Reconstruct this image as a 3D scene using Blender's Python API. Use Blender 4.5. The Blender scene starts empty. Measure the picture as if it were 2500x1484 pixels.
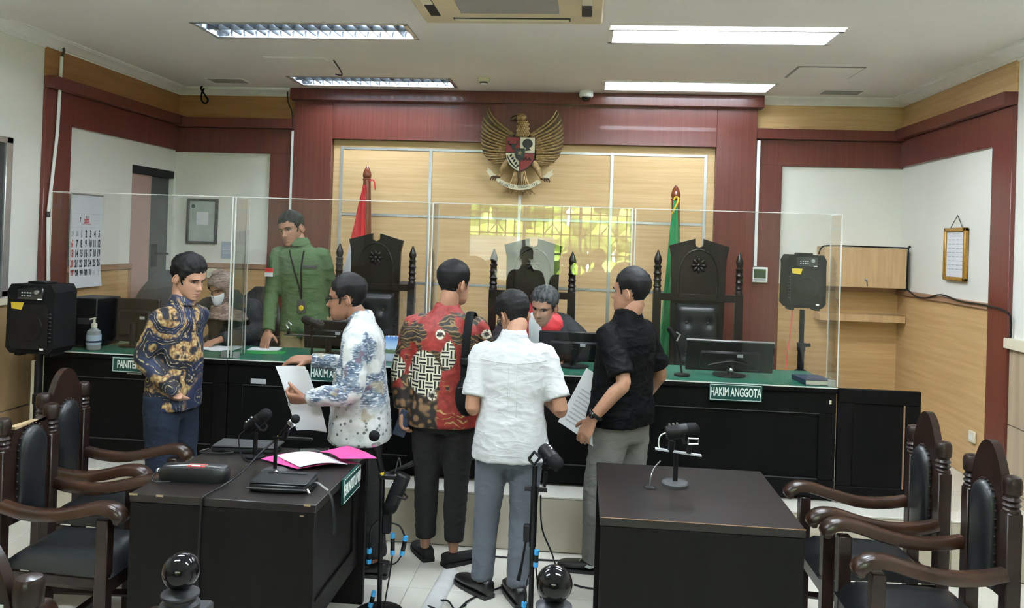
import bpy, bmesh, math, random
from mathutils import Vector as V, Matrix, noise
from mathutils.bvhtree import BVHTree
scene = bpy.context.scene
col = scene.collection
random.seed(7)
PI = math.pi

# ------------------------------------------------------------------ camera
FPX, PXC, PYC = 1940.5, 1250.0, 569.8
YAW, PITCH, ROLL, CAMH = -0.0875173, 0.0070177, 0.0327959, 1.85
_r = V((math.cos(YAW), -math.sin(YAW), 0))
_f = V((math.sin(YAW) * math.cos(PITCH), math.cos(YAW) * math.cos(PITCH), math.sin(PITCH)))
_u = _r.cross(_f)
_r2 = _r * math.cos(ROLL) + _u * math.sin(ROLL)
_u2 = -_r * math.sin(ROLL) + _u * math.cos(ROLL)
cam = bpy.data.cameras.new('camera')
camo = bpy.data.objects.new('camera', cam)
col.objects.link(camo)
camo.matrix_world = Matrix(((_r2.x, _u2.x, -_f.x, 0), (_r2.y, _u2.y, -_f.y, 0), (_r2.z, _u2.z, -_f.z, CAMH), (0, 0, 0, 1)))
cam.sensor_fit = 'HORIZONTAL'
cam.sensor_width = 36
cam.lens = FPX / 2500 * 36
cam.shift_x = 0
cam.shift_y = -(742 - PYC) / 2500
cam.clip_start = 0.05
scene.camera = camo

# ------------------------------------------------------------------ world, sun, exposure
world = bpy.data.worlds.new('world')
scene.world = world
world.use_nodes = True
bg = world.node_tree.nodes['Background']
bg.inputs[0].default_value = (0.80, 0.90, 1.0, 1)
bg.inputs[1].default_value = 10.0
sun = bpy.data.lights.new('sun', 'SUN')
sun.energy = 48.0
sun.angle = 0.01
suno = bpy.data.objects.new('sun', sun)
col.objects.link(suno)
suno.rotation_euler = (math.radians(-38), math.radians(10), 0)
TUBE, TUBE_OLD, TUBE_REAR = 60.0, 46.0, 50.0   # radiance of the fluorescent tubes: open fittings, old louver fittings, fittings behind the camera
vs = scene.view_settings
vs.view_transform = 'Standard'
vs.look = 'None'
vs.gamma = 1
vs.use_curve_mapping = False
vs.exposure = 1.5

# ------------------------------------------------------------------ node materials
MATS = {}
def _mat(name):
    m = bpy.data.materials.new(name)
    m.use_nodes = True
    MATS[name] = m
    return m, m.node_tree, m.node_tree.nodes['Principled BSDF']
class NT:
    """short-hand for node building"""
    def __init__(s, nt): s.nt = nt
    def n(s, t, **kw):
        nd = s.nt.nodes.new(t)
        for k, v in kw.items(): setattr(nd, k, v)
        return nd
    def l(s, a, b): s.nt.links.new(a, b)
    def _in(s, sock, v):
        if hasattr(v, 'links') or isinstance(v, bpy.types.NodeSocket): s.l(v, sock)
        else: sock.default_value = v
    def math(s, op, a, b=0.0, c=0.0):
        nd = s.n('ShaderNodeMath', operation=op)
        s._in(nd.inputs[0], a); s._in(nd.inputs[1], b); s._in(nd.inputs[2], c)
        return nd.outputs[0]
    def mix(s, f, a, b):
        nd = s.n('ShaderNodeMix', data_type='RGBA')
        s._in(nd.inputs[0], f)
        s._in(nd.inputs[6], a if not isinstance(a, tuple) else (*a[:3], 1))
        s._in(nd.inputs[7], b if not isinstance(b, tuple) else (*b[:3], 1))
        return nd.outputs[2]
    def coord(s, scale=(1, 1, 1), loc=(0, 0, 0), rot=(0, 0, 0)):
        t = s.n('ShaderNodeTexCoord'); m = s.n('ShaderNodeMapping')
        m.inputs['Scale'].default_value = scale; m.inputs['Location'].default_value = loc; m.inputs['Rotation'].default_value = rot
        s.l(t.outputs['Object'], m.inputs['Vector'])
        return m.outputs[0]
    def noise(s, vec, scale=5, detail=3, rough=.5, dist=0):
        nd = s.n('ShaderNodeTexNoise'); s.l(vec, nd.inputs['Vector'])
        nd.inputs['Scale'].default_value = scale; nd.inputs['Detail'].default_value = detail
        nd.inputs['Roughness'].default_value = rough; nd.inputs['Distortion'].default_value = dist
        return nd.outputs['Fac'], nd.outputs['Color']
    def step(s, v, lo, hi):
        nd = s.n('ShaderNodeMapRange'); nd.interpolation_type = 'SMOOTHSTEP'
        s._in(nd.inputs[0], v); nd.inputs[1].default_value = lo; nd.inputs[2].default_value = hi
        return nd.outputs[0]
    def bump(s, h, bsdf, strength=.3, dist=.01):
        b = s.n('ShaderNodeBump'); b.inputs['Strength'].default_value = strength; b.inputs['Distance'].default_value = dist
        s.l(h, b.inputs['Height']); s.l(b.outputs[0], bsdf.inputs['Normal'])
    def sep(s, vec):
        nd = s.n('ShaderNodeSeparateXYZ'); s.l(vec, nd.inputs[0]); return nd.outputs
    def warp(s, vec, amt, scale, detail=2):
        _, c = s.noise(vec, scale, detail)
        a = s.n('ShaderNodeVectorMath', operation='SUBTRACT'); s.l(c, a.inputs[0]); a.inputs[1].default_value = (.5, .5, .5)
        b = s.n('ShaderNodeVectorMath', operation='SCALE'); s.l(a.outputs[0], b.inputs[0]); b.inputs['Scale'].default_value = amt
        d = s.n('ShaderNodeVectorMath', operation='ADD'); s.l(vec, d.inputs[0]); s.l(b.outputs[0], d.inputs[1])
        return d.outputs[0]

def pm(name, c, rough=.5, metal=0., var=0., vscale=8., bump=0., bscale=60., bdist=.004, spec=.5, coat=0., sheen=0., stretch=(1, 1, 1)):
    """plain principled material with noise variation and fine bump"""
    m, nt, b = _mat(name); k = NT(nt)
    b.inputs['Roughness'].default_value = rough; b.inputs['Metallic'].default_value = metal
    b.inputs['Specular IOR Level'].default_value = spec; b.inputs['Coat Weight'].default_value = coat
    if sheen: b.inputs['Sheen Weight'].default_value = sheen
    vec = k.coord(stretch)
    f, _ = k.noise(vec, vscale, 4)
    lo = tuple(x * (1 - var) for x in c); hi = tuple(min(1, x * (1 + var)) for x in c)
    k.l(k.mix(k.step(f, .3, .7), lo, hi), b.inputs['Base Color'])
    if bump:
        f2, _ = k.noise(vec, bscale, 3); k.bump(f2, b, bump, bdist)
    return m
def wood(name, c1, c2, scale, rough=.4, nscale=1., bump=.08, coat=0., c3=None, spec=.5):
    """grain runs along the axis whose scale is small"""
    m, nt, b = _mat(name); k = NT(nt)
    vec = k.coord(scale)
    vec = k.warp(vec, .35, 1.2)
    f, _ = k.noise(vec, nscale, 6, .62)
    g, _ = k.noise(vec, nscale * 4, 3, .6)
    c = k.mix(k.step(f, .32, .68), c1, c2)
    c = k.mix(k.math('MULTIPLY', k.step(g, .45, .75), .45), c, c3 or tuple(x * .72 for x in c1))
    k.l(c, b.inputs['Base Color'])
    b.inputs['Roughness'].default_value = rough; b.inputs['Coat Weight'].default_value = coat
    b.inputs['Specular IOR Level'].default_value = spec
    if bump: k.bump(g, b, bump, .002)
    return m

pm('cream', (.75, .745, .68), .6, var=.03, vscale=1.2, bump=.05, bscale=180)
pm('ceiling', (.78, .75, .71), .75, var=.04, vscale=.9)
pm('cornice', (.86, .85, .83), .6, var=.03)
wood('lightwood', (.50, .31, .135), (.60, .395, .19), (1.4, 1.4, 34), .42, spec=.4)
wood('panelwood', (.56, .375, .18), (.66, .47, .255), (1.3, 1.3, 38), .62, spec=.2)
wood('shadedorangewood', (.29, .135, .042), (.37, .185, .065), (1.6, 1.6, 26), .45, spec=.4)  # orange frieze wood, its colour darkened for the shadowed left corner
wood('cabinetwood', (.50, .31, .15), (.58, .385, .20), (22, 22, 1.6), .45)
wood('redwood', (.105, .022, .016), (.145, .034, .023), (70, 70, 1.1), .3, coat=.15, bump=.05, c3=(.075, .016, .012))
wood('dadowood', (.30, .19, .09), (.44, .29, .145), (9, 9, 1.1), .5, c3=(.2, .12, .055))
wood('laminate', (.36, .27, .18), (.46, .36, .25), (26, 26, 1.0), .45)
wood('trimwood', (.30, .17, .10), (.38, .22, .13), (3, 3, 20), .4)
pm('alu', (.50, .51, .52), .35, .8, var=.05)
pm('whiteplastic', (.80, .80, .78), .4)
pm('ivory', (.70, .64, .48), .45)
pm('acpanel', (.62, .52, .34), .5, var=.08, vscale=3)
pm('darkslot', (.015, .015, .015), .7)
pm('grille', (.30, .29, .27), .6)
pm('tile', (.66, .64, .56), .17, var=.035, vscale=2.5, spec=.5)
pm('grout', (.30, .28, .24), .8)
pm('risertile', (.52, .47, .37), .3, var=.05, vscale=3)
wood('blackdesk', (.0032, .0032, .0034), (.0052, .005, .005), (14, 14, 1.2), .5, bump=.02, c3=(.0025, .0025, .0026), spec=.10)
wood('blacktable', (.0065, .006, .0052), (.0095, .0085, .0075), (14, 14, 1.2), .5, bump=.02, c3=(.005, .0045, .004), spec=.12)
wood('tabletop', (.012, .0095, .0085), (.018, .014, .0125), (3, 9, 9), .3, bump=.05, c3=(.008, .0065, .006), spec=.4)
pm('rawedge', (.35, .25, .14), .7)
pm('felt', (.012, .115, .072), .38, var=.06, vscale=30, spec=.5)
pm('signgreen', (.005, .055, .045), .35)
pm('signwhite', (.80, .84, .80), .5)
wood('chairwood', (.013, .0065, .005), (.024, .011, .0075), (10, 10, 10), .32, coat=.1, bump=.03, c3=(.009, .005, .0035), spec=.35)
wood('armwood', (.018, .008, .005), (.048, .018, .008), (6, 6, 6), .28, coat=.12, bump=.02, c3=(.016, .008, .005))
wood('judgewood', (.007, .0048, .004), (.012, .0075, .006), (12, 12, 3), .3, coat=.1, bump=.03, spec=.3)
pm('leather', (.009, .0105, .012), .36, var=.1, vscale=14, bump=.25, bscale=160, bdist=.002)
pm('greyleather', (.05, .055, .06), .5, var=.1, bump=.2, bscale=120, bdist=.002)
pm('blackplastic', (.006, .006, .007), .38, var=.1, spec=.25)
pm('blackmatte', (.006, .006, .0065), .7, var=.1, spec=.15, bump=.2, bscale=200, bdist=.002)
pm('blackgloss', (.006, .006, .007), .08, coat=.5)
pm('darkgrey', (.04, .04, .042), .5)
pm('silver', (.45, .46, .47), .3, .9)
pm('chrome', (.7, .7, .7), .15, 1.)
pm('paper', (.70, .71, .74), .7, var=.02)
pm('pink', (.62, .055, .24), .6, var=.05)
pm('ink', (.03, .03, .035), .7)
pm('inkred', (.42, .04, .035), .7)
pm('inkgrey', (.42, .43, .45), .7)
pm('yellow', (.60, .42, .03), .5)
pm('bluetape', (.04, .33, .68), .45)
pm('greenplastic', (.02, .25, .06), .5)
pm('skin', (.36, .185, .115), .5, var=.08, vscale=18, spec=.35)
pm('skinlight', (.44, .24, .16), .5, var=.08, vscale=18, spec=.35)
pm('skindark', (.27, .13, .08), .5, var=.08, vscale=18, spec=.35)
pm('lips', (.27, .095, .07), .5)
pm('hair', (.006, .0055, .0055), .62, spec=.25, bump=.6, bscale=90, bdist=.004, stretch=(1, 1, .25), var=.3)
pm('hairgrey', (.055, .058, .06), .6, spec=.25, bump=.6, bscale=80, bdist=.004, stretch=(1, 1, .3), var=.65, vscale=50)
pm('eyewhite', (.6, .57, .52), .25)
def crumpled(name, c, rough, amt, scale=(5, 5, 13), dist=.02, spec=.3):
    # cloth with thin sharp creases
    m, nt, b = _mat(name); k = NT(nt); v = k.warp(k.coord(scale, rot=(0, .35, 0)), .7, 1.1, 2)
    f, _ = k.noise(v, 1.25, 2, .5); g, _ = k.noise(v, 2.6, 2, .5)
    r1 = k.math('POWER', k.math('SUBTRACT', 1, k.math('MINIMUM', 1, k.math('ABSOLUTE', k.math('MULTIPLY', k.math('SUBTRACT', f, .5), 4.2)))), 4.0)
    r2 = k.math('POWER', k.math('SUBTRACT', 1, k.math('MINIMUM', 1, k.math('ABSOLUTE', k.math('MULTIPLY', k.math('SUBTRACT', g, .5), 5.0)))), 4.0)
    k.bump(k.math('ADD', r1, k.math('MULTIPLY', r2, .45)), b, amt, dist)
    b.inputs['Base Color'].default_value = (*c, 1); b.inputs['Roughness'].default_value = rough; b.inputs['Specular IOR Level'].default_value = spec
crumpled('shirtwhite', (.52, .53, .535), .8, .16, (2.6, 2.6, 6.5), .03)
crumpled('shirtblack', (.0028, .003, .0036), .65, .22, (3.5, 3.5, 6), .03, .10)
crumpled('shirtgreen', (.062, .112, .046), .8, .15, (4, 4, 9), .03)
crumpled('trousergrey', (.115, .128, .152), .85, .14, (4, 4, 7))
crumpled('trouserlight', (.17, .17, .155), .85, .14, (4, 4, 7))
crumpled('trouserdark', (.017, .016, .016), .9, .14, (4, 4, 7))
crumpled('trousernavy', (.011, .018, .034), .85, .14, (4, 4, 7))
pm('khaki', (.33, .25, .13), .8, var=.08)
pm('shoeblack', (.007, .007, .007), .3, bump=.1, bscale=90)
pm('suede', (.009, .009, .009), .85)
pm('robeblack', (.008, .009, .013), .7, var=.2, bump=.3, bscale=10, bdist=.01)
pm('robered', (.55, .014, .022), .5, var=.12, vscale=10, bump=.3, bscale=12, bdist=.008)
pm('greycloth', (.028, .030, .032), .85, var=.15, bump=.3, bscale=12, bdist=.01)
pm('bluecloth', (.016, .022, .05), .8)
pm('flagred', (.55, .02, .02), .6, sheen=.2)
pm('flagwhite', (.78, .78, .80), .6)
pm('flaggreen', (.012, .26, .075), .55, sheen=.2)
wood('polewood', (.13, .032, .012), (.19, .05, .02), (20, 20, 1.5), .25, coat=.3)
pm('gold', (.33, .21, .085), .42, .25, var=.35, vscale=35, bump=.3, bscale=120, bdist=.003)
pm('bronze', (.10, .058, .026), .5, .1, var=.3, vscale=30)
pm('shieldred', (.20, .012, .014), .45)
pm('shieldwhite', (.66, .60, .42), .5)
pm('shieldblack', (.008, .010, .009), .4)
pm('pinkwall', (.44, .29, .25), .7, var=.03)
pm('doorleaf', (.055, .06, .062), .5, var=.1)
pm('black', (.004, .004, .004), .8)
pm('ballblack', (.006, .0055, .007), .1, spec=.35)
pm('postblack', (.016, .018, .022), .4)
pm('navycover', (.018, .026, .06), .5)
pm('trunking', (.62, .62, .60), .45, var=.08)
pm('pagecream', (.62, .58, .46), .8)
pm('reflector', (.24, .26, .28), .2, .85)
pm('louvermetal', (.07, .08, .09), .22, .85)
pm('housing', (.72, .73, .73), .5)
pm('lcd', (.045, .075, .035), .3)
pm('goldframe', (.36, .19, .03), .35, .3, var=.2, vscale=30)
pm('notice', (.36, .42, .52), .7)
pm('postergreen', (.40, .46, .42), .7, var=.12, vscale=6)
pm('leaf', (.20, .30, .035), .6, var=.6, vscale=9)
pm('wallrear', (.30, .28, .24), .7)

for nm, st in (('tubeglow', TUBE), ('tubewall', TUBE * .22), ('tubeold', TUBE_OLD), ('tuberear', TUBE_REAR)):
    m, nt, b = _mat(nm); b.inputs['Emission Color'].default_value = (.81, .905, 1, 1); b.inputs['Emission Strength'].default_value = st
    b.inputs['Base Color'].default_value = (.9, .9, .9, 1)
# clear acrylic: transmits, with the mirror share given by Fresnel
m, nt, b = _mat('acrylic'); k = NT(nt)
nt.nodes.remove(b)
tr = k.n('ShaderNodeBsdfTransparent'); tr.inputs[0].default_value = (.965, .965, .96, 1)
gl = k.n('ShaderNodeBsdfGlossy'); gl.inputs['Roughness'].default_value = .0
lw = k.n('ShaderNodeLayerWeight'); lw.inputs['Blend'].default_value = .5
fr_ = k.math('ADD', .04, k.math('MULTIPLY', .96, k.math('POWER', lw.outputs['Facing'], 5.0)))
mx = k.n('ShaderNodeMixShader'); k.l(fr_, mx.inputs[0]); k.l(tr.outputs[0], mx.inputs[1]); k.l(gl.outputs[0], mx.inputs[2])
k.l(mx.outputs[0], nt.nodes['Material Output'].inputs[0])
# cut acrylic edge: frosted, light catching
pm('acryledge', (.62, .62, .58), .35)
m, nt, b = _mat('frost'); nt.nodes.remove(b); k = NT(nt)
tl0 = k.n('ShaderNodeBsdfTranslucent'); tl0.inputs[0].default_value = (.86, .82, .86, 1); k.l(tl0.outputs[0], nt.nodes['Material Output'].inputs[0])
m, nt, b = _mat('clearplastic'); b.inputs['Base Color'].default_value = (.86, .9, .88, 1); b.inputs['Transmission Weight'].default_value = .7; b.inputs['Roughness'].default_value = .1
m, nt, b = _mat('lensglass'); b.inputs['Base Color'].default_value = (.1, .1, .1, 1); b.inputs['Alpha'].default_value = .25; b.inputs['Roughness'].default_value = .05

# --- batik prints (flat prints on the cloth, in object space)
def batik_navy():
    m, nt, b = _mat('batiknavy'); k = NT(nt)
    base = k.coord((1, 1, 1)); v = k.warp(base, .09, 8, 2)
    n1, _ = k.noise(v, 3.6, 1.0, .4); f, _ = k.noise(v, 5.0, 2); fine, _ = k.noise(base, 60, 4); fine2, _ = k.noise(k.warp(base, .05, 12), 30, 3)
    cont = k.math('ABSOLUTE', k.math('SUBTRACT', k.math('FRACT', k.math('MULTIPLY', n1, 7.5)), .5))
    band = k.step(cont, .27, .36)
    thin = k.math('SUBTRACT', 1, k.step(k.math('ABSOLUTE', k.math('SUBTRACT', cont, .12)), .012, .03))
    swirl = k.math('MULTIPLY', band, k.step(f, .36, .46))
    streak = k.math('MULTIPLY', swirl, k.step(fine2, .34, .5))
    dark = k.mix(k.step(f, .42, .58), (.012, .020, .058), (.0035, .004, .010))
    gold = k.mix(k.step(fine, .35, .65), (.20, .085, .026), (.50, .36, .16))
    c = k.mix(streak, dark, gold)
    c = k.mix(k.math('MULTIPLY', thin, k.step(fine, .42, .55)), c, (.42, .33, .17))
    k.l(c, b.inputs['Base Color']); b.inputs['Roughness'].default_value = .65
    h, _ = k.noise(base, 9, 3); k.bump(h, b, .3, .012)
batik_navy()
def batik_white():
    m, nt, b = _mat('batikwhite'); k = NT(nt)
    base = k.coord((1, 1, 1)); v = k.warp(base, .10, 7, 2)
    f, _ = k.noise(v, 5.5, 3); g, _ = k.noise(k.coord((5, 5, 16)), 4, 3); h, _ = k.noise(base, 14, 2); fine, _ = k.noise(k.coord((9, 9, 40)), 4, 3)
    c = k.mix(k.step(h, .35, .7), (.46, .48, .47), (.62, .63, .61))
    blue = k.mix(k.step(g, .4, .6), (.045, .075, .12), (.15, .20, .26))
    blue = k.mix(k.step(fine, .52, .62), blue, (.55, .58, .60))
    blue = k.mix(k.step(h, .58, .68), blue, (.13, .09, .12))
    z = k.sep(base)[2]
    up = k.step(z, .88, .98)
    c = k.mix(k.math('MULTIPLY', k.step(f, .46, .52), up), c, blue)
    vo = k.n('ShaderNodeTexVoronoi'); k.l(base, vo.inputs['Vector']); vo.inputs['Scale'].default_value = 30
    dot = k.math('MULTIPLY', k.math('SUBTRACT', 1, k.step(vo.outputs['Distance'], .2, .3)), k.math('SUBTRACT', 1, up))
    c = k.mix(dot, c, (.10, .12, .11))
    c = k.mix(k.math('MULTIPLY', k.step(f, .60, .64), .7), c, (.30, .25, .15))
    k.l(c, b.inputs['Base Color']); b.inputs['Roughness'].default_value = .7
    h2, _ = k.noise(base, 9, 3); k.bump(h2, b, .3, .012)
batik_white()
def batik_red():
    # print of the red shirt seen from its back: local x to the right, z up
    m, nt, b = _mat('batikred'); k = NT(nt)
    base = k.coord((1, 1, 1)); v = k.warp(base, .05, 9, 2)
    s = k.sep(v); x, y, z = s[0], s[1], s[2]; sb = k.sep(base)
    fine, _ = k.noise(base, 45, 3); f, _ = k.noise(v, 9, 2)
    w = k.n('ShaderNodeTexWave', wave_type='RINGS', rings_direction='SPHERICAL'); k.l(k.warp(base, .12, 8, 2), w.inputs['Vector'])
    w.inputs['Scale'].default_value = 13; w.inputs['Distortion'].default_value = 8; w.inputs['Detail'].default_value = 1.5
    line = k.step(w.outputs['Fac'], .80, .92)
    red = k.mix(k.step(fine, .3, .7), (.18, .010, .008), (.27, .018, .012))
    c = k.mix(k.math('MULTIPLY', line, k.step(f, .48, .56)), red, (.40, .25, .08))
    # dark feathered ornament areas
    dark = k.mix(k.math('MULTIPLY', line, .9), k.mix(k.step(fine, .42, .58), (.008, .006, .005), (.03, .018, .009)), (.22, .13, .045))
    c = k.mix(k.step(f, .50, .54), c, dark)
    # brown scrolled lower left corner
    vo = k.n('ShaderNodeTexVoronoi', feature='SMOOTH_F1'); k.l(base, vo.inputs['Vector']); vo.inputs['Scale'].default_value = 30
    scroll = k.mix(k.step(vo.outputs['Distance'], .25, .5), (.20, .11, .05), (.012, .007, .005))
    ll = k.math('MULTIPLY', k.math('SUBTRACT', 1, k.step(x, -.02, .0)), k.math('SUBTRACT', 1, k.step(z, .98, 1.0)))
    c = k.mix(ll, c, scroll)
    lr = k.math('MULTIPLY', k.step(x, -.02, .0), k.math('SUBTRACT', 1, k.step(z, .95, .97)))
    c = k.mix(lr, c, k.mix(k.math('MULTIPLY', line, k.step(f, .5, .56)), red, (.40, .27, .10)))
    # key fret patch: bars alternating in direction
    def bars(axis):
        vv = k.coord((1, 1, 1)); q = k.sep(vv); a = k.math('MULTIPLY', q[axis], 46)
        fr_ = k.math('FRACT', a); return k.step(k.math('ABSOLUTE', k.math('SUBTRACT', fr_, .5)), .20, .26)
    ch = k.n('ShaderNodeTexChecker'); k.l(k.coord((1, .001, 1)), ch.inputs['Vector']); ch.inputs['Scale'].default_value = 23
    fret = k.math('ADD', k.math('MULTIPLY', ch.outputs['Fac'], bars(0)), k.math('MULTIPLY', k.math('SUBTRACT', 1, ch.outputs['Fac']), bars(2)))
    fretc = k.mix(fret, (.007, .006, .004), (.60, .58, .45))
    def disc(cx, cz, r, soft, sx=1., sz=1., src=(x, z)):
        dx = k.math('MULTIPLY', k.math('SUBTRACT', src[0], cx), sx); dz = k.math('MULTIPLY', k.math('SUBTRACT', src[1], cz), sz)
        d = k.math('SQRT', k.math('ADD', k.math('MULTIPLY', dx, dx), k.math('MULTIPLY', dz, dz)))
        return d, k.math('SUBTRACT', 1, k.step(d, r - soft, r))
    for cx, cz, r, sx, sz in ((-.10, 1.085, .105, 1, .8), (.035, 1.19, .06, 1.5, .7), (-.30, 1.10, .07, .8, .8)):
        d, mk = disc(cx, cz, r, .008, sx, sz); c = k.mix(mk, c, fretc)
    for cx, cz, r in ((-.012, 1.305, .030), (-.045, .965, .030), (.235, 1.305, .030)):
        d, mk = disc(cx, cz, r, .007, src=(sb[0], sb[2])); pet, _ = k.noise(base, 90, 2)
        c = k.mix(mk, c, k.mix(k.math('MULTIPLY', k.step(d, .008, .020), k.step(pet, .35, .5)), (.02, .015, .012), (.62, .58, .46)))
    k.l(c, b.inputs['Base Color']); b.inputs['Roughness'].default_value = .6
    h2, _ = k.noise(base, 9, 3); k.bump(h2, b, .25, .012)
batik_red()
def hijab_mat():
    m, nt, b = _mat('hijab'); k = NT(nt)
    base = k.coord((1, 1, 1)); v = k.warp(base, .03, 20)
    vo = k.n('ShaderNodeTexVoronoi', feature='SMOOTH_F1'); k.l(v, vo.inputs['Vector']); vo.inputs['Scale'].default_value = 26
    w = k.n('ShaderNodeTexWave', wave_type='RINGS', rings_direction='SPHERICAL'); k.l(v, w.inputs['Vector']); w.inputs['Scale'].default_value = 20; w.inputs['Distortion'].default_value = 10
    c = k.mix(k.step(vo.outputs['Distance'], .2, .6), (.22, .145, .115), (.115, .07, .062))
    c = k.mix(k.math('MULTIPLY', k.step(w.outputs['Fac'], .65, .8), .55), c, (.38, .29, .22))
    z = k.sep(base)[2]
    f, _ = k.noise(base, 14, 2)
    c = k.mix(k.math('MULTIPLY', k.math('SUBTRACT', 1, k.step(z, .50, .58)), k.step(f, .45, .6)), c, (.05, .06, .10))
    k.l(c, b.inputs['Base Color']); b.inputs['Roughness'].default_value = .7
    h2, _ = k.noise(base, 22, 3); k.bump(h2, b, .35, .01)
hijab_mat()
def sky_print():
    m, nt, b = _mat('skyprint'); k = NT(nt)
    base = k.coord((1, 1, 1)); z = k.sep(base)[2]; f, _ = k.noise(base, 45, 3)
    c = k.mix(k.step(z, .09, .17), (.45, .62, .80), (.04, .22, .62))
    c = k.mix(k.step(k.math('ADD', z, k.math('MULTIPLY', f, .03)), .105, .09), c, (.10, .16, .07))
    c = k.mix(k.step(z, .058, .05), c, (.42, .50, .62))
    k.l(c, b.inputs['Base Color']); b.inputs['Roughness'].default_value = .3
sky_print()
def M_(n): return MATS[n]

# ------------------------------------------------------------------ mesh building
def basis(fwd, up=(0, 0, 1)):
    """columns: right, forward, up"""
    f = V(fwd).normalized(); r = f.cross(V(up)).normalized(); u = r.cross(f)
    return Matrix(((r.x, f.x, u.x), (r.y, f.y, u.y), (r.z, f.z, u.z)))
def catmull(pts, sub):
    P = [V(p) for p in pts]; out = []
    for i in range(len(P) - 1):
        p0 = P[max(i - 1, 0)]; p1 = P[i]; p2 = P[i + 1]; p3 = P[min(i + 2, len(P) - 1)]
        for j in range(sub):
            t = j / sub
            out.append(.5 * ((2 * p1) + (-p0 + p2) * t + (2 * p0 - 5 * p1 + 4 * p2 - p3) * t * t + (-p0 + 3 * p1 - 3 * p2 + p3) * t ** 3))
    out.append(P[-1]); return out
def interp(tab, x):
    if x <= tab[0][0]: return tab[0][1:]
    for a, b in zip(tab, tab[1:]):
        if x <= b[0]:
            t = (x - a[0]) / (b[0] - a[0]); t = t * t * (3 - 2 * t) * .5 + t * .5
            return tuple(p + (q - p) * t for p, q in zip(a[1:], b[1:]))
    return tab[-1][1:]
class MB:
    def __init__(s): s.v = []; s.f = []
    def add(s, vs_, fs, M=None, off=None):
        o = len(s.v)
        for p in vs_:
            p = V(p)
            if M is not None: p = M @ p
            if off is not None: p = p + V(off)
            s.v.append(p)
        s.f += [tuple(i + o for i in f) for f in fs]
        return s
    def cbox(s, c, h, bev=0., M=None):
        """box from centre and half sizes, chamfered"""
        hx, hy, hz = h; b = min(bev, hx * .9, hy * .9, hz * .9)
        if b <= 0:
            vs_ = [(sx * hx, sy * hy, sz * hz) for sx in (-1, 1) for sy in (-1, 1) for sz in (-1, 1)]
            fs = [(0, 1, 3, 2), (4, 6, 7, 5), (0, 4, 5, 1), (2, 3, 7, 6), (0, 2, 6, 4), (1, 5, 7, 3)]
        else:
            vs_ = []; idx = {}
            for sx in (-1, 1):
                for sy in (-1, 1):
                    for sz in (-1, 1):
                        for a in range(3):
                            q = [sx * (hx - b), sy * (hy - b), sz * (hz - b)]; q[a] = (sx, sy, sz)[a] * (hx, hy, hz)[a]
                            idx[(sx, sy, sz, a)] = len(vs_); vs_.append(q)
            fs = []
            cyc = [(-1, -1), (1, -1), (1, 1), (-1, 1)]
            def key(a, s0, s1, s2):
                k_ = [0, 0, 0]; k_[a] = s0; k_[(a + 1) % 3] = s1; k_[(a + 2) % 3] = s2; return tuple(k_)
            for a in range(3):
                for sg in (-1, 1):
                    f = [idx[key(a, sg, p, q) + (a,)] for p, q in cyc]
                    fs.append(tuple(f if sg > 0 else f[::-1]))
            for a in range(3):
                b1, c1 = (a + 1) % 3, (a + 2) % 3
                for p in (-1, 1):
                    for q in (-1, 1):
                        k0 = key(a, -1, p, q); k1 = key(a, 1, p, q)
                        f = (idx[k0 + (b1,)], idx[k1 + (b1,)], idx[k1 + (c1,)], idx[k0 + (c1,)])
                        fs.append(f if p * q > 0 else f[::-1])
            for sx in (-1, 1):
                for sy in (-1, 1):
                    for sz in (-1, 1):
                        f = tuple(idx[(sx, sy, sz, a)] for a in range(3))
                        fs.append(f if sx * sy * sz > 0 else f[::-1])
        if M is None: return s.add(vs_, fs, None, c)
        return s.add(vs_, fs, M, c)
    def box(s, x0, x1, y0, y1, z0, z1, bev=0.):
        return s.cbox(((x0 + x1) / 2, (y0 + y1) / 2, (z0 + z1) / 2), (abs(x1 - x0) / 2, abs(y1 - y0) / 2, abs(z1 - z0) / 2), bev)
    def loft(s, rings, cap=True, closed=True):
        n = len(rings[0]); vs_ = [p for r in rings for p in r]; fs = []
        for i in range(len(rings) - 1):
            for j in range(n if closed else n - 1):
                a = i * n + j; b = i * n + (j + 1) % n
                fs.append((a, b, b + n, a + n))
        if cap:
            fs.append(tuple(range(n))[::-1]); fs.append(tuple(range((len(rings) - 1) * n, len(rings) * n)))
        return s.add(vs_, fs)
    def tube(s, pts, rad, n=10, sub=0, cap=True, flat=1., side=None):
        """swept tube; rad scalar or list; flat squashes along the second frame axis"""
        P = [V(p) for p in pts]; R = list(rad) if isinstance(rad, (list, tuple)) else [rad] * len(P)
        if sub:
            P2 = catmull(P, sub); R2 = []
            for i in range(len(P) - 1):
                for j in range(sub):
                    t = j / sub; R2.append(R[i] + (R[i + 1] - R[i]) * t)
            R2.append(R[-1]); P, R = P2, R2
        rings = []; prev = V(side) if side is not None else None
        for i, p in enumerate(P):
            d = (P[min(i + 1, len(P) - 1)] - P[max(i - 1, 0)])
            if d.length < 1e-9: d = V((0, 0, 1))
            d.normalize()
            if prev is None:
                a = V((0, 0, 1)) if abs(d.z) < .9 else V((1, 0, 0)); prev = d.cross(a)
            u = prev - d * prev.dot(d)
            if u.length < 1e-6: u = d.orthogonal()
            u.normalize(); w = d.cross(u); prev = u
            rings.append([p + (u * math.cos(2 * PI * j / n) + w * math.sin(2 * PI * j / n) * flat) * R[i] for j in range(n)])
        return s.loft(rings, cap)
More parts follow.
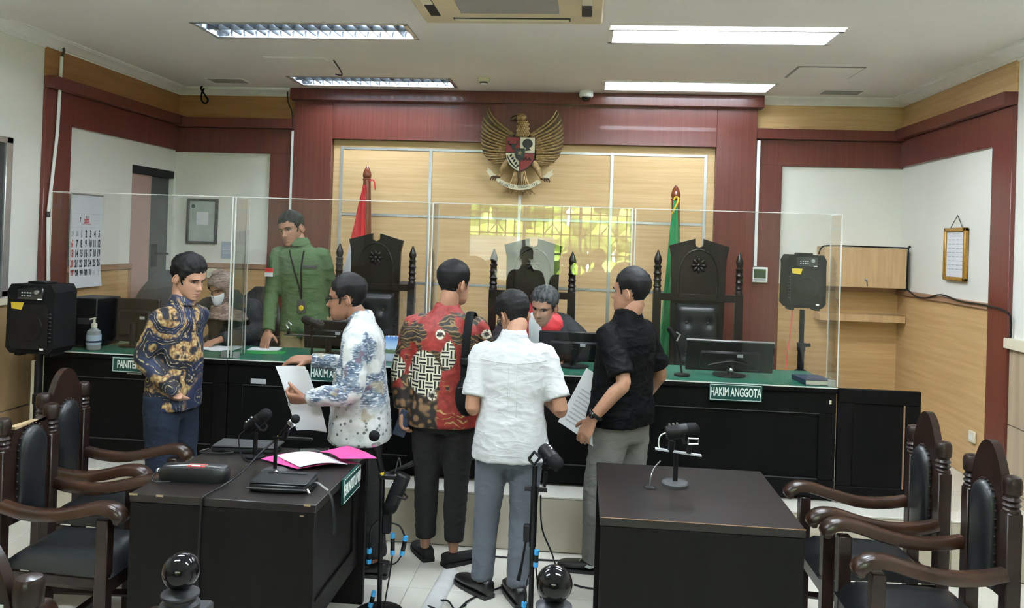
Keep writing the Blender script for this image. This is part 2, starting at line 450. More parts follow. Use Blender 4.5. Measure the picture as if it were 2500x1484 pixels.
    def capsule(s, pts, rad, n=10, sub=0):
        """tube with rounded ends"""
        P = [V(p) for p in pts]; R = list(rad) if isinstance(rad, (list, tuple)) else [rad] * len(P)
        d0 = (P[0] - P[1]).normalized(); d1 = (P[-1] - P[-2]).normalized()
        if sub:
            P2 = catmull(P, sub); R2 = []
            for i in range(len(P) - 1):
                for j in range(sub): R2.append(R[i] + (R[i + 1] - R[i]) * j / sub)
            R2.append(R[-1]); P, R = P2, R2
        A = [(P[0] + d0 * R[0] * math.sin(a), R[0] * math.cos(a)) for a in (1.45, 1.0, .5)]
        B = [(P[-1] + d1 * R[-1] * math.sin(a), R[-1] * math.cos(a)) for a in (.5, 1.0, 1.45)]
        return s.tube([a[0] for a in A] + P + [b_[0] for b_ in B], [a[1] for a in A] + R + [b_[1] for b_ in B], n)
    def lathe(s, prof, c=(0, 0, 0), n=20, M=None):
        rings = [[V((max(r, 1e-4) * math.cos(2 * PI * j / n), max(r, 1e-4) * math.sin(2 * PI * j / n), z)) for j in range(n)] for r, z in prof]
        t = MB().loft(rings); return s.add(t.v, t.f, M, c)
    def ball(s, c, r, n=16, m=10, M=None):
        r = V(r) if not isinstance(r, (int, float)) else V((r, r, r))
        vs_ = [(0, 0, -r.z)]; fs = []
        for i in range(1, m):
            a = -PI / 2 + PI * i / m
            for j in range(n):
                b = 2 * PI * j / n; vs_.append((r.x * math.cos(a) * math.cos(b), r.y * math.cos(a) * math.sin(b), r.z * math.sin(a)))
        vs_.append((0, 0, r.z)); top = len(vs_) - 1
        for j in range(n):
            fs.append((0, 1 + (j + 1) % n, 1 + j)); k_ = 1 + (m - 2) * n; fs.append((k_ + j, k_ + (j + 1) % n, top))
            for i in range(m - 2):
                a = 1 + i * n + j; b = 1 + i * n + (j + 1) % n; fs.append((a, b, b + n, a + n))
        return s.add(vs_, fs, M, c)
    def prism(s, poly, d, M=None, off=None):
        """polygon in local xy extruded along local z from 0 to d"""
        n = len(poly); vs_ = [(p[0], p[1], 0) for p in poly] + [(p[0], p[1], d) for p in poly]
        fs = [tuple(range(n))[::-1], tuple(range(n, 2 * n))] + [(i, (i + 1) % n, n + (i + 1) % n, n + i) for i in range(n)]
        return s.add(vs_, fs, M, off)
    def build(s, name, mat, parent=None, loc=None, smooth=True, angle=38, recalc=True, xf=None):
        me = bpy.data.meshes.new(name)
        pts = s.v if xf is None else [xf @ p for p in s.v]
        me.from_pydata([tuple(p) for p in pts], [], s.f)
        if recalc:
            bm = bmesh.new(); bm.from_mesh(me); bmesh.ops.recalc_face_normals(bm, faces=bm.faces); bm.to_mesh(me); bm.free()
        if smooth:
            me.polygons.foreach_set('use_smooth', [True] * len(me.polygons)); me.set_sharp_from_angle(angle=math.radians(angle))
        if mat: me.materials.append(M_(mat))
        o = bpy.data.objects.new(name, me); col.objects.link(o)
        if loc is not None: o.location = loc
        if parent is not None: o.parent = parent
        return o
def remesh(mb, voxel, it=4, fac=.5):
    """union the pieces of mb into one continuous surface"""
    me = bpy.data.meshes.new('tmp'); me.from_pydata([tuple(p) for p in mb.v], [], mb.f)
    bm = bmesh.new(); bm.from_mesh(me); bmesh.ops.recalc_face_normals(bm, faces=bm.faces); bm.to_mesh(me); bm.free()
    o = bpy.data.objects.new('tmp', me); col.objects.link(o)
    r = o.modifiers.new('r', 'REMESH'); r.mode = 'VOXEL'; r.voxel_size = voxel
    if it:
        sm = o.modifiers.new('s', 'SMOOTH'); sm.factor = fac; sm.iterations = it
    dg = bpy.context.evaluated_depsgraph_get(); ev = o.evaluated_get(dg); em = ev.to_mesh()
    out = MB(); out.v = [v.co.copy() for v in em.vertices]; out.f = [tuple(p.vertices) for p in em.polygons]
    out.n = [v.normal.copy() for v in em.vertices]
    ev.to_mesh_clear(); bpy.data.objects.remove(o); bpy.data.meshes.remove(me)
    return out
def tag(o, label=None, cat=None, group=None, kind=None):
    if label: o['label'] = label
    if cat: o['category'] = cat
    if group: o['group'] = group
    if kind: o['kind'] = kind
    return o
def thing(name, label, cat, loc=(0, 0, 0), rotz=0., group=None):
    o = bpy.data.objects.new(name, None); col.objects.link(o); o.empty_display_size = .1
    o.location = loc; o.rotation_euler = (0, 0, rotz)
    return tag(o, label, cat, group)
def copy_tree(o, parent=None):
    c = o.copy(); col.objects.link(c); c.parent = parent
    for ch in list(o.children): copy_tree(ch, c)
    return c
def text_mb(txt, size, sx=1., depth=.001, align='CENTER', bold=0.):
    """letters in local xy, facing +z"""
    cu = bpy.data.curves.new('t', 'FONT'); cu.body = txt; cu.size = size; cu.align_x = align; cu.align_y = 'CENTER'; cu.extrude = depth; cu.resolution_u = 3; cu.offset = bold
    o = bpy.data.objects.new('t', cu); col.objects.link(o)
    dg = bpy.context.evaluated_depsgraph_get(); me = o.evaluated_get(dg).to_mesh()
    out = MB(); out.v = [V((v.co.x * sx, v.co.y, v.co.z)) for v in me.vertices]; out.f = [tuple(p.vertices) for p in me.polygons]
    o.evaluated_get(dg).to_mesh_clear(); bpy.data.objects.remove(o); bpy.data.curves.remove(cu)
    return out
def frame_m(right, up):
    """3x3 taking local x,y,z to right, up, right x up"""
    r = V(right).normalized(); u = V(up).normalized(); n = r.cross(u)
    return Matrix(((r.x, u.x, n.x), (r.y, u.y, n.y), (r.z, u.z, n.z)))
def plate(name, xs, ys, holes, z0, z1, to, mat, parent=None, kind='structure'):
    """slab with rectangular holes; xs, ys ranges; to maps (a,b,c)->world"""
    A = sorted(set([xs[0], xs[1]] + [h[0] for h in holes] + [h[1] for h in holes])); B = sorted(set([ys[0], ys[1]] + [h[2] for h in holes] + [h[3] for h in holes]))
    mb = MB()
    def solid(a, b): return not any(h[0] < a < h[1] and h[2] < b < h[3] for h in holes)
    for i in range(len(A) - 1):
        for j in range(len(B) - 1):
            if solid((A[i] + A[i + 1]) / 2, (B[j] + B[j + 1]) / 2):
                q = [to(a, b, c) for a in (A[i], A[i + 1]) for b in (B[j], B[j + 1]) for c in (z0, z1)]
                mb.add(q, [(0, 1, 3, 2), (4, 6, 7, 5), (0, 4, 5, 1), (2, 3, 7, 6), (0, 2, 6, 4), (1, 5, 7, 3)])
    o = mb.build(name, mat, parent, smooth=False)
    if parent is None and kind: o['kind'] = kind
    return o
# ================================================================== the room
XL, XR, YB, YF, ZC, ZP, YP = -3.73, 2.69, 7.0, -3.5, 3.13, .33, 4.74
def struct(o): o['kind'] = 'structure'; return o
# --- floor with its tiles
fl = struct(MB().box(XL - .2, XR + .2, YF - .2, YB + .2, -.12, -.004).build('floor', 'grout', smooth=False))
tile_me = None
def tile_piece(name, x0, x1, y0, y1, z0, z1, mat, parent, cache={}):
    key = (name, round(x1 - x0, 4), round(y1 - y0, 4), round(z1 - z0, 4), mat)
    if key not in cache:
        o = MB().cbox((0, 0, 0), ((x1 - x0) / 2, (y1 - y0) / 2, (z1 - z0) / 2), .002).build(name, mat, parent); cache[key] = o.data
    else:
        o = bpy.data.objects.new(name, cache[key]); col.objects.link(o); o.parent = parent
    o.location = ((x0 + x1) / 2, (y0 + y1) / 2, (z0 + z1) / 2)
    return o
TS = .6
nx = 11
x00 = -3.85
for j in range(8):
    for i in range(nx):
        tile_piece('floor_tile', x00 + i * TS + .0015, x00 + (i + 1) * TS - .0015, YP - (j + 1) * TS + .0015, YP - j * TS - .0015, -.012, 0, 'tile', fl)
MB().box(XL, XR, YF, YP - 8 * TS, -.012, -.001).build('floor_strip', 'tile', fl, smooth=False)
# --- platform the bench stands on
pf = struct(MB().box(XL, XR, YP + .012, YB, -.004, ZP - .012).build('platform', 'grout', smooth=False))
for i in range(nx):
    a, b = max(XL, x00 + i * TS + .0015), min(XR, x00 + (i + 1) * TS - .0015)
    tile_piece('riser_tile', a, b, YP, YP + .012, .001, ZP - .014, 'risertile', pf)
    for j in range(4):
        tile_piece('platform_tile', a, b, YP - .006 + j * TS + .0015, min(YB, YP - .006 + (j + 1) * TS - .0015), ZP - .012, ZP, 'tile', pf)
# --- ceiling with openings for the light fittings
LX = [(-2.46, -1.10), (.13, 1.49)]
LY = [(4.72, 5.09), (6.33, 6.71), (3.10, 3.47), (1.48, 1.85), (-.14, .23), (-1.76, -1.39)]
holes = [(a, b, c, d) for a, b in LX for c, d in LY]
ceil = plate('ceiling', (XL - .15, XR + .15), (YF - .15, YB + .15), holes, ZC, ZC + .15, lambda a, b, c: (a, b, c), 'ceiling')
# --- walls
DY0, DY1, DZ1 = 6.29, 6.965, 2.365
wl = plate('wall_left', (YF, YB), (0, ZC), [(DY0, DY1, ZP, DZ1)], XL - .14, XL, lambda a, b, c: (c, a, b), 'cream')
wr = plate('wall_right', (YF, YB), (0, ZC), [], XR, XR + .14, lambda a, b, c: (c, a, b), 'cream')
wb = plate('wall_back', (XL - .14, XR + .14), (0, ZC), [], YB, YB + .14, lambda a, b, c: (a, c, b), 'cream')
WX0, WX1, WZ0, WZ1 = -1.95, .95, .95, 2.62
wf = plate('wall_front', (XL - .14, XR + .14), (0, ZC), [(WX0, WX1, WZ0, WZ1)], YF - .14, YF, lambda a, b, c: (a, c, b), 'wallrear')
# left wall cladding
T = .014
def clad(parent, name, mat, *b, bev=.003): return MB().box(*b, bev).build(name, mat, parent)
FY = 5.17
for nm, mt, b in [
    ('red_post', 'redwood', (XL, XL + .03, FY, 5.45, 0, 2.79)), ('red_header', 'redwood', (XL, XL + .025, 5.45, YB, 2.56, 2.79)),
    ('red_ledge', 'redwood', (XL, XL + .085, FY, YB, 2.79, 2.875)), ('wood_frieze', 'shadedorangewood', (XL, XL + T, FY, YB, 2.875, ZC - .01)),
    ('wood_dado', 'lightwood', (XL, XL + T, 5.45, DY0, ZP, 1.50)), ('dado_rail', 'trimwood', (XL, XL + .03, 5.45, DY0, 1.50, 1.545)),
    ('rail_end', 'trimwood', (XL, XL + .024, DY0 - .03, DY0, ZP, 1.50)),
    ('front_dado', 'dadowood', (XL, XL + T, 4.16, FY, .62, 1.315)), ('front_dado', 'dadowood', (XL, XL + T, 4.16, FY, 0, .612)),
    ('front_dado', 'dadowood', (XL, XL + T, 2.9, 4.152, .62, 1.315)), ('front_dado', 'dadowood', (XL, XL + T, 2.9, 4.152, 0, .612)),
    ('front_dado', 'dadowood', (XL, XL + T, YF, 2.892, 0, 1.315)), ('front_rail', 'ivory', (XL, XL + .035, YF, FY, 1.315, 1.36))]:
    clad(wl, nm, mt, *b)
# door: pink fixed leaf and a dark half-open leaf
dr = struct(MB().box(XL - .11, XL + .006, DY0 - .0, DY1, 2.30, DZ1, .004).build('door_1', 'black'))
MB().box(XL - .06, XL - .03, DY0, 6.645, ZP, 2.30, .003).build('fixed_leaf', 'pinkwall', dr)
lf = MB().box(XL - .085, XL - .045, 6.64, DY1, ZP, 2.30, .003).build('leaf', 'doorleaf', dr)
MB().box(XL - .045, XL - .03, 6.70, 6.78, 1.50, 1.70, .004).build('lock_plate', 'black', lf)
hd = MB().tube([(XL - .03, 6.74, 1.62), (XL + .02, 6.74, 1.62), (XL + .025, 6.80, 1.62), (XL + .025, 6.86, 1.615)], .009, 8).build('handle', 'darkgrey', lf)
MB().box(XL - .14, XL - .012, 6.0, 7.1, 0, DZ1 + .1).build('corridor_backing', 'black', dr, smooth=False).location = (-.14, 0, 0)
# right wall cladding
FY2 = 5.215
for nm, mt, b in [
    ('red_post', 'redwood', (XR - .03, XR, FY2, 5.458, 0, 2.79)), ('red_header', 'redwood', (XR - .025, XR, 5.458, YB, 2.56, 2.79)),
    ('red_ledge', 'redwood', (XR - .085, XR, FY2, YB, 2.79, 2.875)), ('wood_frieze', 'lightwood', (XR - T, XR, FY2, YB, 2.875, ZC - .01)),
    ('wood_dado', 'lightwood', (XR - T, XR, 5.458, YB, ZP, 1.49)), ('dado_rail', 'trimwood', (XR - .034, XR, 5.458, YB, 1.49, 1.53)),
    ('front_rail', 'ivory', (XR - .04, XR, YF, FY2 + .02, 1.27, 1.335))]:
    clad(wr, nm, mt, *b)
for j in range(4):
    for q, (z0, z1) in enumerate(((0, .395), (.40, .795), (.80, 1.27))):
        clad(wr, 'laminate_panel', 'laminate', XR - T, XR, 5.21 - (j + 1) * 1.0 + .004, 5.21 - j * 1.0, z0, z1, bev=.002)
# back wall: side bays
for s0, s1, pr in (( XL, -2.60, 0), (1.46, XR, 1)):
    fr_m = 'lightwood' if pr else 'shadedorangewood'
    clad(wb, 'wood_frieze', fr_m, s0, s1, YB - T, YB, 2.862, ZC - .01)
    clad(wb, 'red_ledge', 'redwood', s0, s1, YB - .085, YB, 2.775, 2.862)
    clad(wb, 'red_header', 'redwood', s0, s1, YB - .025, YB, 2.55, 2.775)
    clad(wb, 'wood_dado', 'lightwood', s0, s1, YB - T, YB, ZP, 1.50)
    clad(wb, 'dado_rail', 'trimwood', s0, s1, YB - .032, YB, 1.50, 1.545)
clad(wb, 'red_post', 'redwood', -2.83, -2.60, YB - .034, YB, ZP, 2.56)
clad(wb, 'red_post', 'redwood', 1.46, 1.69, YB - .034, YB, ZP, 2.56)
# central red surround with the beam
YR = 6.92
clad(wb, 'red_surround', 'redwood', -2.60, -2.246, YR, YB, ZP, 3.03)
clad(wb, 'red_surround', 'redwood', 1.125, 1.46, YR, YB, ZP, 3.03)
clad(wb, 'red_surround', 'redwood', -2.246, 1.125, YR, YB, 2.692, 3.03)
clad(wb, 'beam', 'redwood', -2.622, 1.50, 6.85, YB, 3.027, ZC - .002)
# pale veneer panels between metal strips
PXs = [-2.165, -1.357, -.553, .244, 1.045]; PZs = [2.617, 2.026, 1.43, .835, .40]
clad(wb, 'panel_back', 'panelwood', -2.246, 1.125, 6.978, YB, ZP, 2.692)
for i in range(4):
    for j in range(4):
        clad(wb, 'veneer_panel', 'panelwood', PXs[i] + .012, PXs[i + 1] - .012, 6.970, 6.98, PZs[j + 1] + .012, PZs[j] - .012, bev=.0015)
for x in PXs: clad(wb, 'metal_strip', 'alu' if x != -.553 else 'whiteplastic', x - .013, x + .013, 6.964, 6.98, ZP, 2.63 if x != -.553 else 2.24, bev=.001)
for z in PZs[:4]: clad(wb, 'metal_strip', 'alu', PXs[0] - .013, PXs[-1] + .013, 6.965, 6.98, z - .011, z + .011, bev=.001)
# cornices
prof = [(0, 0), (.14, 0), (.14, -.012), (.126, -.012), (.124, -.018), (.095, -.022), (.065, -.033), (.045, -.046), (.040, -.050), (.024, -.050), (.022, -.058), (.012, -.058), (.010, -.066), (0, -.066)]
def cornice(name, a, b, inw, m='cornice'):
    a, b, inw = V(a), V(b), V(inw)
    rings = [[p + inw * d + V((0, 0, h)) for d, h in prof] for p in (a, b)]
    return struct(MB().loft(rings).build(name, m, angle=50))
cornice('trim_1', (XL, YF, ZC), (XL, YB, ZC), (1, 0, 0)); cornice('trim_2', (XR, YF, ZC), (XR, YB, ZC), (-1, 0, 0))
cornice('trim_3', (XL, YB, ZC), (-2.622, YB, ZC), (0, -1, 0)); cornice('trim_4', (1.50, YB, ZC), (XR, YB, ZC), (0, -1, 0))
# window behind the camera (it shows in the acrylic) and the greenery outside
win = struct(plate('window_1', (WX0, WX1), (WZ0, WZ1), [(WX0 + .05, WX0 + .95, WZ0 + .05, WZ1 - .05), (WX0 + 1.0, WX1 - 1.0, WZ0 + .05, WZ1 - .05), (WX1 - .95, WX1 - .05, WZ0 + .05, WZ1 - .05)], YF - .10, YF - .04, lambda a, b, c: (a, c, b), 'alu', None, None))
for a, b in ((WX0 + .05, WX0 + .95), (WX0 + 1.0, WX1 - 1.0), (WX1 - .95, WX1 - .05)):
    MB().box(a, b, YF - .073, YF - .067, WZ0 + .05, WZ1 - .05).build('pane', 'acrylic', win, smooth=False)
    for q in range(1, 6):
        x = a + (b - a) * q / 6; MB().tube([(x, YF - .12, WZ0), (x, YF - .12, WZ1)], .012, 6).build('grille_bar', 'black', win)
    xm = (a + b) / 2; zd = WZ0 + .98
    MB().tube([(xm - .16, YF - .12, zd), (xm, YF - .12, zd + .2), (xm + .16, YF - .12, zd), (xm, YF - .12, zd - .2), (xm - .16, YF - .12, zd)], .013, 6).build('grille_diamond', 'black', win)
for z in (1.62, 1.95, 2.3): MB().tube([(WX0, YF - .12, z), (WX1, YF - .12, z)], .012, 6).build('grille_bar', 'black', win)
MB().box(WX0 + .05, WX0 + 1.5, YF - .064, YF - .060, WZ0 + .05, 1.90).build('frosted_film', 'frost', win, smooth=False)
hedge = MB()
for i in range(26):
    for j in range(8):
        c = V((-6 + i * .46 + random.uniform(-.1, .1), -6.4 + random.uniform(-.3, .3), -.0 + j * .38))
        hedge.ball(c, (random.uniform(.25, .4), .3, random.uniform(.25, .4)), 7, 5)
for v in hedge.v: v += noise.noise_vector(v * 3.1) * .12
hedge.build('hedge', 'leaf'); tag(bpy.data.objects['hedge'], 'sunlit green hedge outside, seen mirrored in the acrylic screen', 'hedge', kind='stuff')
struct(MB().box(-12, 12, -30, YF - .15, -.3, -.02).build('ground_outside', 'grout', smooth=False))

# ================================================================== ceiling lights
def light_fitting(name, label, x0, x1, y0, y1, louver, glow='tubeglow'):
    cx, cy = (x0 + x1) / 2, (y0 + y1) / 2; hx, hy = (x1 - x0) / 2, (y1 - y0) / 2
    t = thing(name, label, 'ceiling light', (cx, cy, ZC), 0, 'recessed fluorescent ceiling lights')
    hz = .085
    b = MB()  # open tray
    b.box(-hx, hx, -hy, hy, hz, hz + .006); b.box(-hx, -hx + .004, -hy, hy, 0, hz); b.box(hx - .004, hx, -hy, hy, 0, hz)
    b.box(-hx, hx, -hy, -hy + .004, 0, hz); b.box(-hx, hx, hy - .004, hy, 0, hz)
    b.build('housing', 'reflector' if louver else 'housing', t, smooth=False)
    f = MB(); r = .022
    f.box(-hx - .004, hx + .004, -hy - .004, -hy + r, -.006, .002); f.box(-hx - .004, hx + .004, hy - r, hy + .004, -.006, .002)
    f.box(-hx - .004, -hx + r, -hy, hy, -.006, .002); f.box(hx - r, hx + .004, -hy, hy, -.006, .002)
    f.build('frame', 'alu' if louver else 'whiteplastic', t, smooth=False)
    for s in (-1, 1):
        yy = s * hy * .48
        MB().tube([(-hx + .06, yy, .045), (hx - .06, yy, .045)], .014, 10).build('fluorescent_tube', glow, t)
        for e in (-1, 1):
            MB().box(e * (hx - .04) - .018, e * (hx - .04) + .018, yy - .018, yy + .018, .02, .08, .004).build('lamp_holder', 'whiteplastic', t)
    if louver:
        MB().prism([(-.012, .05), (.012, .05), (.004, .002), (-.004, .002)], 2 * hx - .05, frame_m((0, 1, 0), (0, 0, 1)), (-hx + .025, 0, 0)).build('louver_spine', 'louvermetal', t)
        n = 15
        bl = None
        for i in range(n):
            x = -hx + .05 + (2 * hx - .10) * (i + .5) / n
            if bl is None:
                bl = MB().prism([(-.014, .052), (.014, .052), (.003, .004), (-.003, .004)], 2 * hy - .05, frame_m((1, 0, 0), (0, 0, 1)), (0, hy - .025, 0)).build('louver_blade', 'louvermetal', t); o = bl
            else:
                o = bl.copy(); col.objects.link(o); o.parent = t
            o.location = (x, 0, 0)
    return t
light_fitting('ceiling_light', 'mirrored louver ceiling light nearest the camera, above the left half', *LX[0], *LY[0], True, 'tubeold')
light_fitting('ceiling_light', 'mirrored louver ceiling light close to the dark beam, left of the emblem', *LX[0], *LY[1], True, 'tubeold')
light_fitting('ceiling_light', 'open bright twin tube ceiling light nearest the camera on the right', *LX[1], 4.79, 5.12, False)
light_fitting('ceiling_light', 'open bright twin tube ceiling light just before the dark beam, right side', *LX[1], *LY[1], False, 'tubewall')
for j in range(2, 6):
    for i in range(2):
        light_fitting('ceiling_light', 'open twin tube ceiling light above or behind the camera, out of frame', *LX[i], *LY[j], False, 'tuberear' if j < 4 else 'whiteplastic')

# ================================================================== small ceiling things
t = thing('air_conditioner', 'yellowed ceiling cassette air conditioner at the top edge of the picture', 'air conditioner', (-.43, 4.04, ZC))
MB().box(-.51, .51, -.5, .5, -.045, -.002, .012).build('panel', 'acpanel', t)
for sx, sy, w, h in ((0, .40, .33, .028), (0, -.40, .33, .028), (.42, 0, .028, .33), (-.42, 0, .028, .33)):
    MB().box(sx - w, sx + w, sy - h, sy + h, -.049, -.045, .002).build('air_slot', 'darkslot', t)
    MB().box(sx - w * .98, sx + w * .98, sy - h * .6, sy + h * .3, -.056, -.048, .002).build('flap', 'ivory', t)
MB().box(-.27, .27, -.27, .27, -.052, -.045, .004).build('intake_grille', 'grille', t)
for i, (x, y, lab) in enumerate(((-2.14, 5.83, 'square ceiling access hatch with a loose cable, left side'), (1.71, 5.92, 'square ceiling access hatch slightly ajar, right side'))):
    t = thing('ceiling_hatch', lab, 'hatch', (x, y, ZC))
    w, d = (.22, .18)
    f = MB(); f.box(-w - .012, w + .012, -d - .012, d + .012, -.004, 0); f.build('hatch_frame', 'grille' if i else 'cornice', t, smooth=False)
    MB().box(-w, w, -d, d, -.010, -.003, .003).build('hatch_lid', 'ceiling', t)
    if i == 0: MB().tube([(w + .05, -.1, 0), (w + .07, 0, -.05), (w + .06, .08, -.075), (w - .0, .12, -.06)], .006, 6, 4).build('cable_loop', 'darkgrey', t)
for x, y, lab in ((-3.06, 6.56, 'thin ceiling air vent in the left corner'), (2.06, 6.64, 'dark slatted ceiling air vent in the right corner')):
    t = thing('ceiling_vent', lab, 'air vent', (x, y, ZC))
    MB().box(-.17, .17, -.095, .095, -.006, -.001, .002).build('vent_frame', 'cornice', t)
    for q in range(6): MB().box(-.15, .15, -.075 + q * .027, -.058 + q * .027, -.009, -.005).build('vent_slat', 'grille', t, smooth=False)
t = thing('smoke_detector', 'small round ceiling smoke detector between the two light rows', 'smoke detector', (-.82, 6.3, ZC))
MB().lathe([(.05, 0), (.052, -.02), (.045, -.032), (.02, -.036), (0, -.036)], n=20).build('body', 'ivory', t)
MB().lathe([(.03, -.030), (.031, -.046), (.024, -.055), (0, -.056)], n=16).build('sensor_chamber', 'whiteplastic', t)
MB().lathe([(.0315, -.036), (.0325, -.044), (.0, -.044)], n=16).build('vent_ring', 'darkslot', t)
t = thing('dome_camera', 'white dome security camera under the beam right of the emblem', 'camera', (.0, 6.79, ZC))
MB().lathe([(.058, 0), (.06, -.04), (.052, -.052), (0, -.052)], n=22).build('base', 'whiteplastic', t)
MB().ball((0, 0, -.052), (.04, .04, .036), 16, 10).build('dome', 'blackgloss', t)
t = tag(MB().tube([(-3.43, 6.84, ZC - .005), (-3.42, 6.80, 3.10), (-3.38, 6.80, 3.04), (-3.36, 6.82, 3.0), (-3.39, 6.83, 2.97), (-3.42, 6.82, 3.0), (-3.41, 6.8, 3.06), (-3.39, 6.8, 3.10)], .008, 6, 5).build('cable_bundle', 'blackmatte'), 'black looped cable hanging from the cornice in the left corner', 'cable')
# ================================================================== conduits and wall fittings
t = thing('wall_conduit', 'long white cable conduit running down the left wall by the calendar', 'conduit', (XL + .045, 5.24, 0))
MB().tube([(0, .045, 3.03), (0, .03, 2.5), (0, -.035, 1.93)], .011, 8).build('upper_conduit', 'whiteplastic', t)
MB().tube([(0, -.035, 1.90), (0, -.01, 1.47), (0, -.01, 0)], .013, 8).build('lower_conduit', 'whiteplastic', t)
MB().tube([(0, -.035, 1.895), (0, -.035, 1.935)], .015, 8).build('joint', 'darkgrey', t)
MB().tube([(0, .045, 3.02), (.012, .05, 3.07), (.0, .05, 3.11)], .009, 8, 3).build('cable', 'darkgrey', t)
for x, y, z1, z0, lab in ((-2.612, 6.955, 2.76, .4, 'thin white conduit on the red wall left of the pale panels'),):
    tag(MB().box(x - .012, x + .012, y - .03, y, z0, z1, .003).build('conduit_strip', 'whiteplastic'), lab, 'conduit')
t = thing('conduit_strip', 'thin white conduit running down to the wall thermostat', 'conduit', (1.48, 6.955, 0))
MB().box(-.014, .014, -.03, 0, 1.685, 2.76, .003).build('strip', 'whiteplastic', t)
t = thing('thermostat', 'white square wall thermostat with a green grey display', 'thermostat', (1.52, 6.95, 1.615))
MB().box(-.068, .068, -.022, .0, -.066, .066, .006).build('body', 'whiteplastic', t)
MB().box(-.050, .050, -.025, -.02, -.030, .048, .001).build('display', 'lcd', t)
MB().box(-.050, .050, -.025, -.02, -.050, -.034, .001).build('key_strip', 'inkgrey', t)
t = thing('wall_socket', 'ivory socket box on the wood dado behind the woman', 'socket', (-3.33, 6.986, 1.447))
MB().box(-.055, .055, -.035, 0, -.045, .045, .008).build('body', 'ivory', t); MB().box(-.03, .03, -.038, -.034, -.022, .022, .003).build('rocker', 'pagecream', t)
t = thing('wall_socket', 'small white socket low on the right wall by the red post', 'socket', (XR - .016, 5.62, .62))
MB().box(-.02, 0, -.04, .04, -.04, .04, .006).build('body', 'ivory', t); MB().box(-.023, -.019, -.02, .02, -.02, .02, .003).build('rocker', 'whiteplastic', t)
tag(MB().tube([(XR - .04, 6.72, 1.545), (XR - .04, 6.55, 1.50), (XR - .04, 6.35, 1.505), (XR - .045, 6.1, 1.545), (XR - .045, 5.8, 1.52), (XR - .045, 5.46, 1.52), (XR - .045, 5.2, 1.50), (XR - .02, 5.19, 1.45), (XR - .02, 5.19, 1.34)], .006, 6, 4).build('wall_cable', 'blackplastic'), 'black cable clipped along the right wall rail', 'cable')
tag(MB().tube([(-2.64, 6.84, 3.09), (-2.635, 6.85, 3.0), (-2.62, 6.91, 2.92), (-2.61, 6.915, 2.78)], .005, 6, 4).build('wall_cable', 'blackplastic'), 'thin dark cable beside the left end of the beam', 'cable')
# far left board at the picture edge
t = thing('notice_board', 'grey framed board cut off by the left edge of the picture', 'board', (XL, 4.3, 0))
MB().box(.002, .02, -.5, .5, 1.40, 2.37, .002).build('board', 'darkgrey', t)
fb = MB(); fb.box(.002, .035, .5, .56, 1.37, 2.40, .004); fb.box(.002, .035, -.56, .56, 2.36, 2.40, .004); fb.box(.002, .035, -.56, .56, 1.37, 1.41, .004); fb.build('frame', 'alu', t)
# ================================================================== calendar, posters
t = thing('wall_calendar', 'white July wall calendar with large numerals on the left wall', 'calendar', (XL + .02, 5.66, 1.73))
cm = frame_m((0, 1, 0), (0, 0, 1))
CW, CH = .19, .345
sh = MB(); rings = []
for i in range(13):
    z = CH - 2 * CH * i / 12; dx = .006 + .018 * max(0, (i - 8) / 4) ** 2
    rings.append([(dx, -CW, z), (dx + .003, -CW, z), (dx + .003, CW, z), (dx, CW, z)])
sh.loft(rings).build('sheet', 'paper', t)
MB().box(.0, .016, -CW - .005, CW + .005, CH - .003, CH + .008, .002).build('top_rail', 'silver', t)
def calx(z):
    i = (CH - z) / (2 * CH) * 12; return .0095 + .018 * max(0, (i - 8) / 4) ** 2
def cal_text(lst, name, mat):
    mb = MB()
    for txt, y, z, size, sx in lst:
        tm = text_mb(txt, size, sx, .0003, bold=size * .035 if size > .03 else 0); mb.add(tm.v, tm.f, cm, (calx(z) + .0008, y, z))
    mb.build(name, mat, t, smooth=False, recalc=False)
blk, red, gry = [], [], []
for d in range(1, 32):
    k_ = d + 1; r_, c_ = k_ // 7, k_ % 7
    (red if c_ == 0 else blk).append((str(d), -CW + .029 + c_ * .0535, .052 - r_ * .0735, .075, .5))
for dd, c_, r_ in (('29', 0, 0), ('30', 1, 0), ('1', 5, 4), ('2', 6, 4)): gry.append((dd, -CW + .029 + c_ * .0535, .052 - r_ * .0735, .055, .5))
blk += [('JULI', .01, .178, .026, .9), ('7', -.075, .155, .05, .5)]; red.append(('2025', .0, .147, .042, .7))
for i in range(7): (red if i == 0 else blk).append(('- - -', -CW + .029 + i * .0535, .103, .02, .8))
blk += [('. . . . . .', -.13, .165, .02, .8), ('. . . . . .', .13, .158, .02, .8)]
cal_text(blk, 'black_numerals', 'ink'); cal_text(red, 'red_numerals', 'inkred'); cal_text(gry, 'grey_numerals', 'inkgrey')
MB().box(.0098, .0104, -CW, CW, .2015, .2030).build('rule', 'inkgrey', t, smooth=False)
MB().box(.0098, .0102, -.05, .055, .126, .129).build('year_rule', 'inkred', t, smooth=False)
